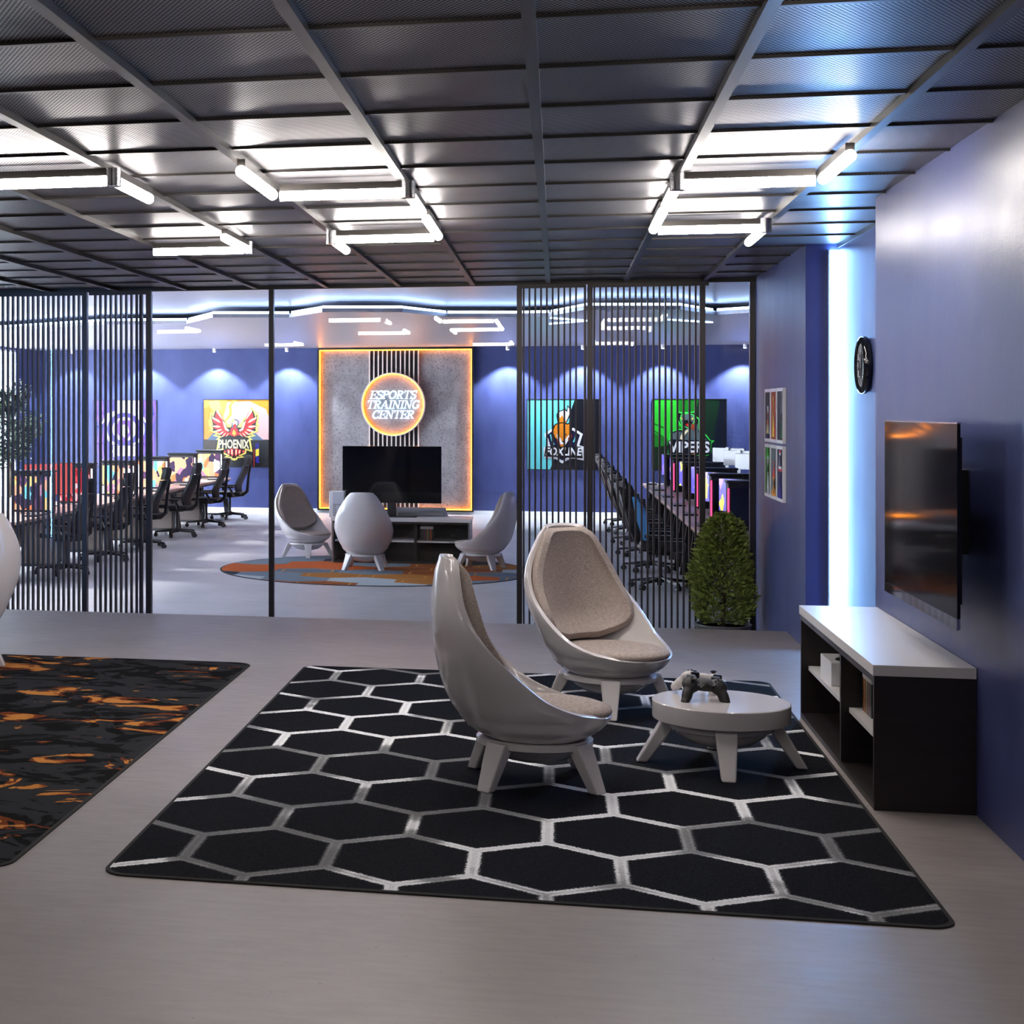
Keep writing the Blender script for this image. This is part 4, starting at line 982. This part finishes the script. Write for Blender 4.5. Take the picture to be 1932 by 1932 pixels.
def keyboard():
    t=thing('keyboard','','keyboard'); kbo=MB().box(-.08,.08,-.21,.21,0,.02).build('keyboard_body',BLACK,t,None,.005)
    mb=MB()
    for i in range(4):
        for j in range(13): mb.box(-.066+i*.034,-.038+i*.034,-.2+j*.031,-.174+j*.031,.0201,.028)
    mb.build('keys',GREYC,kbo); return t
dl=desk(.85,2.12,.72,.06); dr=desk(.80,2.06,.74,.52)
tw=tower(ARTM,LEDW); twr=tower(REDM,LEDW,.55,.50,.26); tp=tower(DARKG,LEDP)
mb_=monitor(SCRB); mr=monitor(SCRR,.80,.42); mp=monitor(SCRP); kb=keyboard()
tly=[19.54,21.55,23.63,25.77,27.9,30.2]
ut=um=uk=0
for i,y in enumerate(lch):
    yc=y+.0
    place(dl,i,(-6.2,19.10+2.2*i*.97,RZ),0,'pale wood desk on dark trestle legs, %s in the left row'%ORD[i],'desks of the left row')
    yt=tly[i]
    if i==1: place(twr,0,(-6.30,yt+.25,RZ+.72),0,'red lit computer tower on the second left desk','towers of the left row')
    else:
        place(tw,ut,(-6.26,yt+.24,RZ+.72),0,'black computer tower with colourful side art, %s on the left desks'%ORD[i],'towers of the left row'); ut+=1
    if i==1: place(mr,0,(-6.78,yt-.46,RZ+.72),R(-38),'large red lit monitor beside the red tower on the left desks','monitors of the left row')
    else:
        place(mb_,um,(-6.66,yt+(.62 if i<5 else .57),RZ+.72),R(-12),'monitor with blue and yellow screen, %s on the left desks'%ORD[i],'monitors of the left row'); um+=1
    place(kb,uk,(-6.33,yt-.36,RZ+.72),0,'dark keyboard on the %s desk of the left row'%ORD[i],'keyboards on the desks'); uk+=1
try_=[18.1,20.05,22.0,24.25,26.3,28.4]
for i,y in enumerate(try_):
    place(dr,i,(1.46,18.2+2.075*i,RZ),PI,'pale wood desk on dark trestle legs, %s in the right row'%ORD[i],'desks of the right row')
    # right row: front face towards the chairs (-x), glass side towards the viewer
    o=place(tp,i,(1.755,y,RZ+.74),0,'black computer tower with a pink light bar, %s on the right desks'%ORD[i],'towers of the right row')
    place(mp,i,(1.93,y+.78,RZ+.74),PI+R(28),'monitor with violet screen, %s on the right desks'%ORD[i],'monitors of the right row')
    place(kb,uk,(1.60,y+.80,RZ+.74),0,'dark keyboard on the %s desk of the right row'%ORD[i],'keyboards on the desks'); uk+=1
# mirror the right towers so that their lit edge is on the chair side
done=set()
for ch in tp.children:
    if ch.data.name in done: continue
    done.add(ch.data.name)
    for v in ch.data.vertices: v.co.x=-v.co.x
    ch.data.flip_normals()
# white monitors on the far right, backs to the viewer
mw=monitor(BLACKG,.62,.22,WHITE)
wl=['nearest','second','third','farthest']
dk=thing('desk','white desk behind the right row carrying the white backed monitors','desk',(2.95,25.2,RZ))
MB().box(-.4,.4,-3.2,3.2,.70,.74).build('desktop',WTOP,dk); 
for s in (-3.1,0,3.1): MB().box(-.35,.35,s-.03,s+.03,0,.70).build('trestle_leg',BLACK,dk)
for i,y in enumerate([22.6,24.5,26.2,28.0]):
    place(mw,i,(2.78,y,RZ+.74+.28),R(46),'white backed monitor on a tall stand, %s of the far right row'%wl[i],'white monitors at far right')
    st=tag(MB().box(-.14,.14,-.16,.16,0,.279).build('monitor_riser',WHITE),'white riser under the %s white backed monitor'%wl[i],'stand','monitor risers at far right'); st.location=(2.74,y,RZ+.74)

# ------------------------------------------------------------------ plants
def leaves(fn,n,size,seed,asp=.5):
    rnd=random.Random(seed); mb=MB()
    for _ in range(n):
        p,nd=fn(rnd); d=(Vector(nd)+Vector((rnd.uniform(-.8,.8),rnd.uniform(-.8,.8),rnd.uniform(-.5,.9)))).normalized()
        a=d.orthogonal().normalized(); a=Matrix.Rotation(rnd.uniform(0,2*PI),3,d)@a; l=size*rnd.uniform(.6,1.25); p=Vector(p)
        b=d.cross(a); mb.add([p,p+d*l*.5+a*l*asp*.5+b*l*.08,p+d*l,p+d*l*.5-a*l*asp*.5+b*l*.08],[(0,1,2),(0,2,3)])
    return mb
t=thing('potted_shrub','clipped boxwood shrub in a grey pot by the right end of the partition','plant',(1.35,14.16,RZ))
MB().lathe([(0,0),(.19,0),(.225,.235),(.232,.24),(.232,.25),(.215,.25),(.21,.225),(0,.225)],n=40).build('pot',mat('grey_pot',(.22,.22,.23),.35,.5),t,50)
MB().lathe([(0,.226),(.205,.226)],n=24).build('soil',BARK,t)
rad=cr([.26,.34,.5,.7,.85,1.0,1.1,1.16],[.16,.22,.242,.238,.205,.155,.115,.03])
def shr(r):
    z=.26+.90*(r.random()**.9); a=r.uniform(0,2*PI); q=rad(min(z,1.15))*math.sqrt(r.uniform(.35,1.05)); bump=1+.09*math.sin(3*a+7*z)+.06*math.sin(19*z+5*a)
    return ((q*bump*math.cos(a),q*bump*math.sin(a),z),(math.cos(a),math.sin(a),.4))
o=leaves(shr,6500,.042,3).build('foliage',LEAF,t); o['kind']='stuff'
mb=MB(); mb.path([(0,0,.22),(.01,0,.5),(0,.01,.95)],[.02,.016,.006])
for i in range(14):
    a=i*2.4; z=.32+i*.045; mb.path([(0,0,z),(.09*math.cos(a),.09*math.sin(a),z+.06),(.16*math.cos(a),.16*math.sin(a),z+.12)],[.008,.005,.003],6)
mb.build('branches',BARK,t)
t=thing('potted_tree','tall leafy potted tree at far left in front of the window','plant',(-9.75,28.0,RZ))
MB().lathe([(0,0),(.2,0),(.26,.45),(.23,.45),(.22,.4),(0,.4)],n=32).build('pot',WHITE,t,50)
mb=MB(); mb.path([(0,0,.38),(.03,.02,.9),(-.02,0,1.5),(.02,.03,2.1)],[.035,.03,.022,.01])
br=random.Random(5); tips=[]
for i in range(26):
    a=br.uniform(0,2*PI); z=br.uniform(.95,2.0); l=br.uniform(.25,.62)*(1.15-abs(z-1.5)*.6); p=Vector((l*math.cos(a),l*math.sin(a),z+br.uniform(.15,.45)))
    mb.path([(0,0,z),(p.x*.5,p.y*.5,z+.12),tuple(p)],[.012,.008,.004],6); tips.append((Vector((0,0,z)),p))
mb.build('branches',BARK,t)
def tre(r):
    a,b=tips[r.randrange(len(tips))]; u=r.uniform(.3,1.08); p=a.lerp(b,u)+Vector((r.gauss(0,.07),r.gauss(0,.07),r.gauss(0,.08)))
    return (p,((b-a).x,(b-a).y,.1))
o=leaves(tre,2600,.12,9,.42).build('foliage',LEAF2,t); o['kind']='stuff'

# ------------------------------------------------------------------ spots on the rear ceiling
sp=thing('ceiling_spot','','ceiling light')
mb=MB(); mb.tube((0,0,-.075),(0,0,0),.035,n=20); mb.build('spot_housing',WHITE,sp,40)
MB().lathe([(0,-.078),(.026,-.078),(.026,-.0751),(0,-.0751)],n=20).build('spot_lens',emat('spot_lens',(1,1,1),6),sp)
sl=['far left end','above the purple poster','above the orange poster','right of the orange poster','between the feature panel and the fox poster','above the fox poster','above the snake poster','at the right end']
for i,x in enumerate([-9.63,-8.17,-6.68,-5.22,-.935,.468,1.93,3.4]):
    o=place(sp,i,(x,YB-.36,2.874),0,'white ceiling spot washing the back wall, '+sl[i],'ceiling spots along the back wall')
    ld=bpy.data.lights.new('spot_beam','SPOT'); ld.energy=105; ld.color=(.80,.90,1); ld.spot_size=R(104); ld.spot_blend=.35; ld.shadow_soft_size=.03
    lo=bpy.data.objects.new('spot_beam',ld); C.objects.link(lo); lo.parent=o; lo.location=(0,0,-.09)
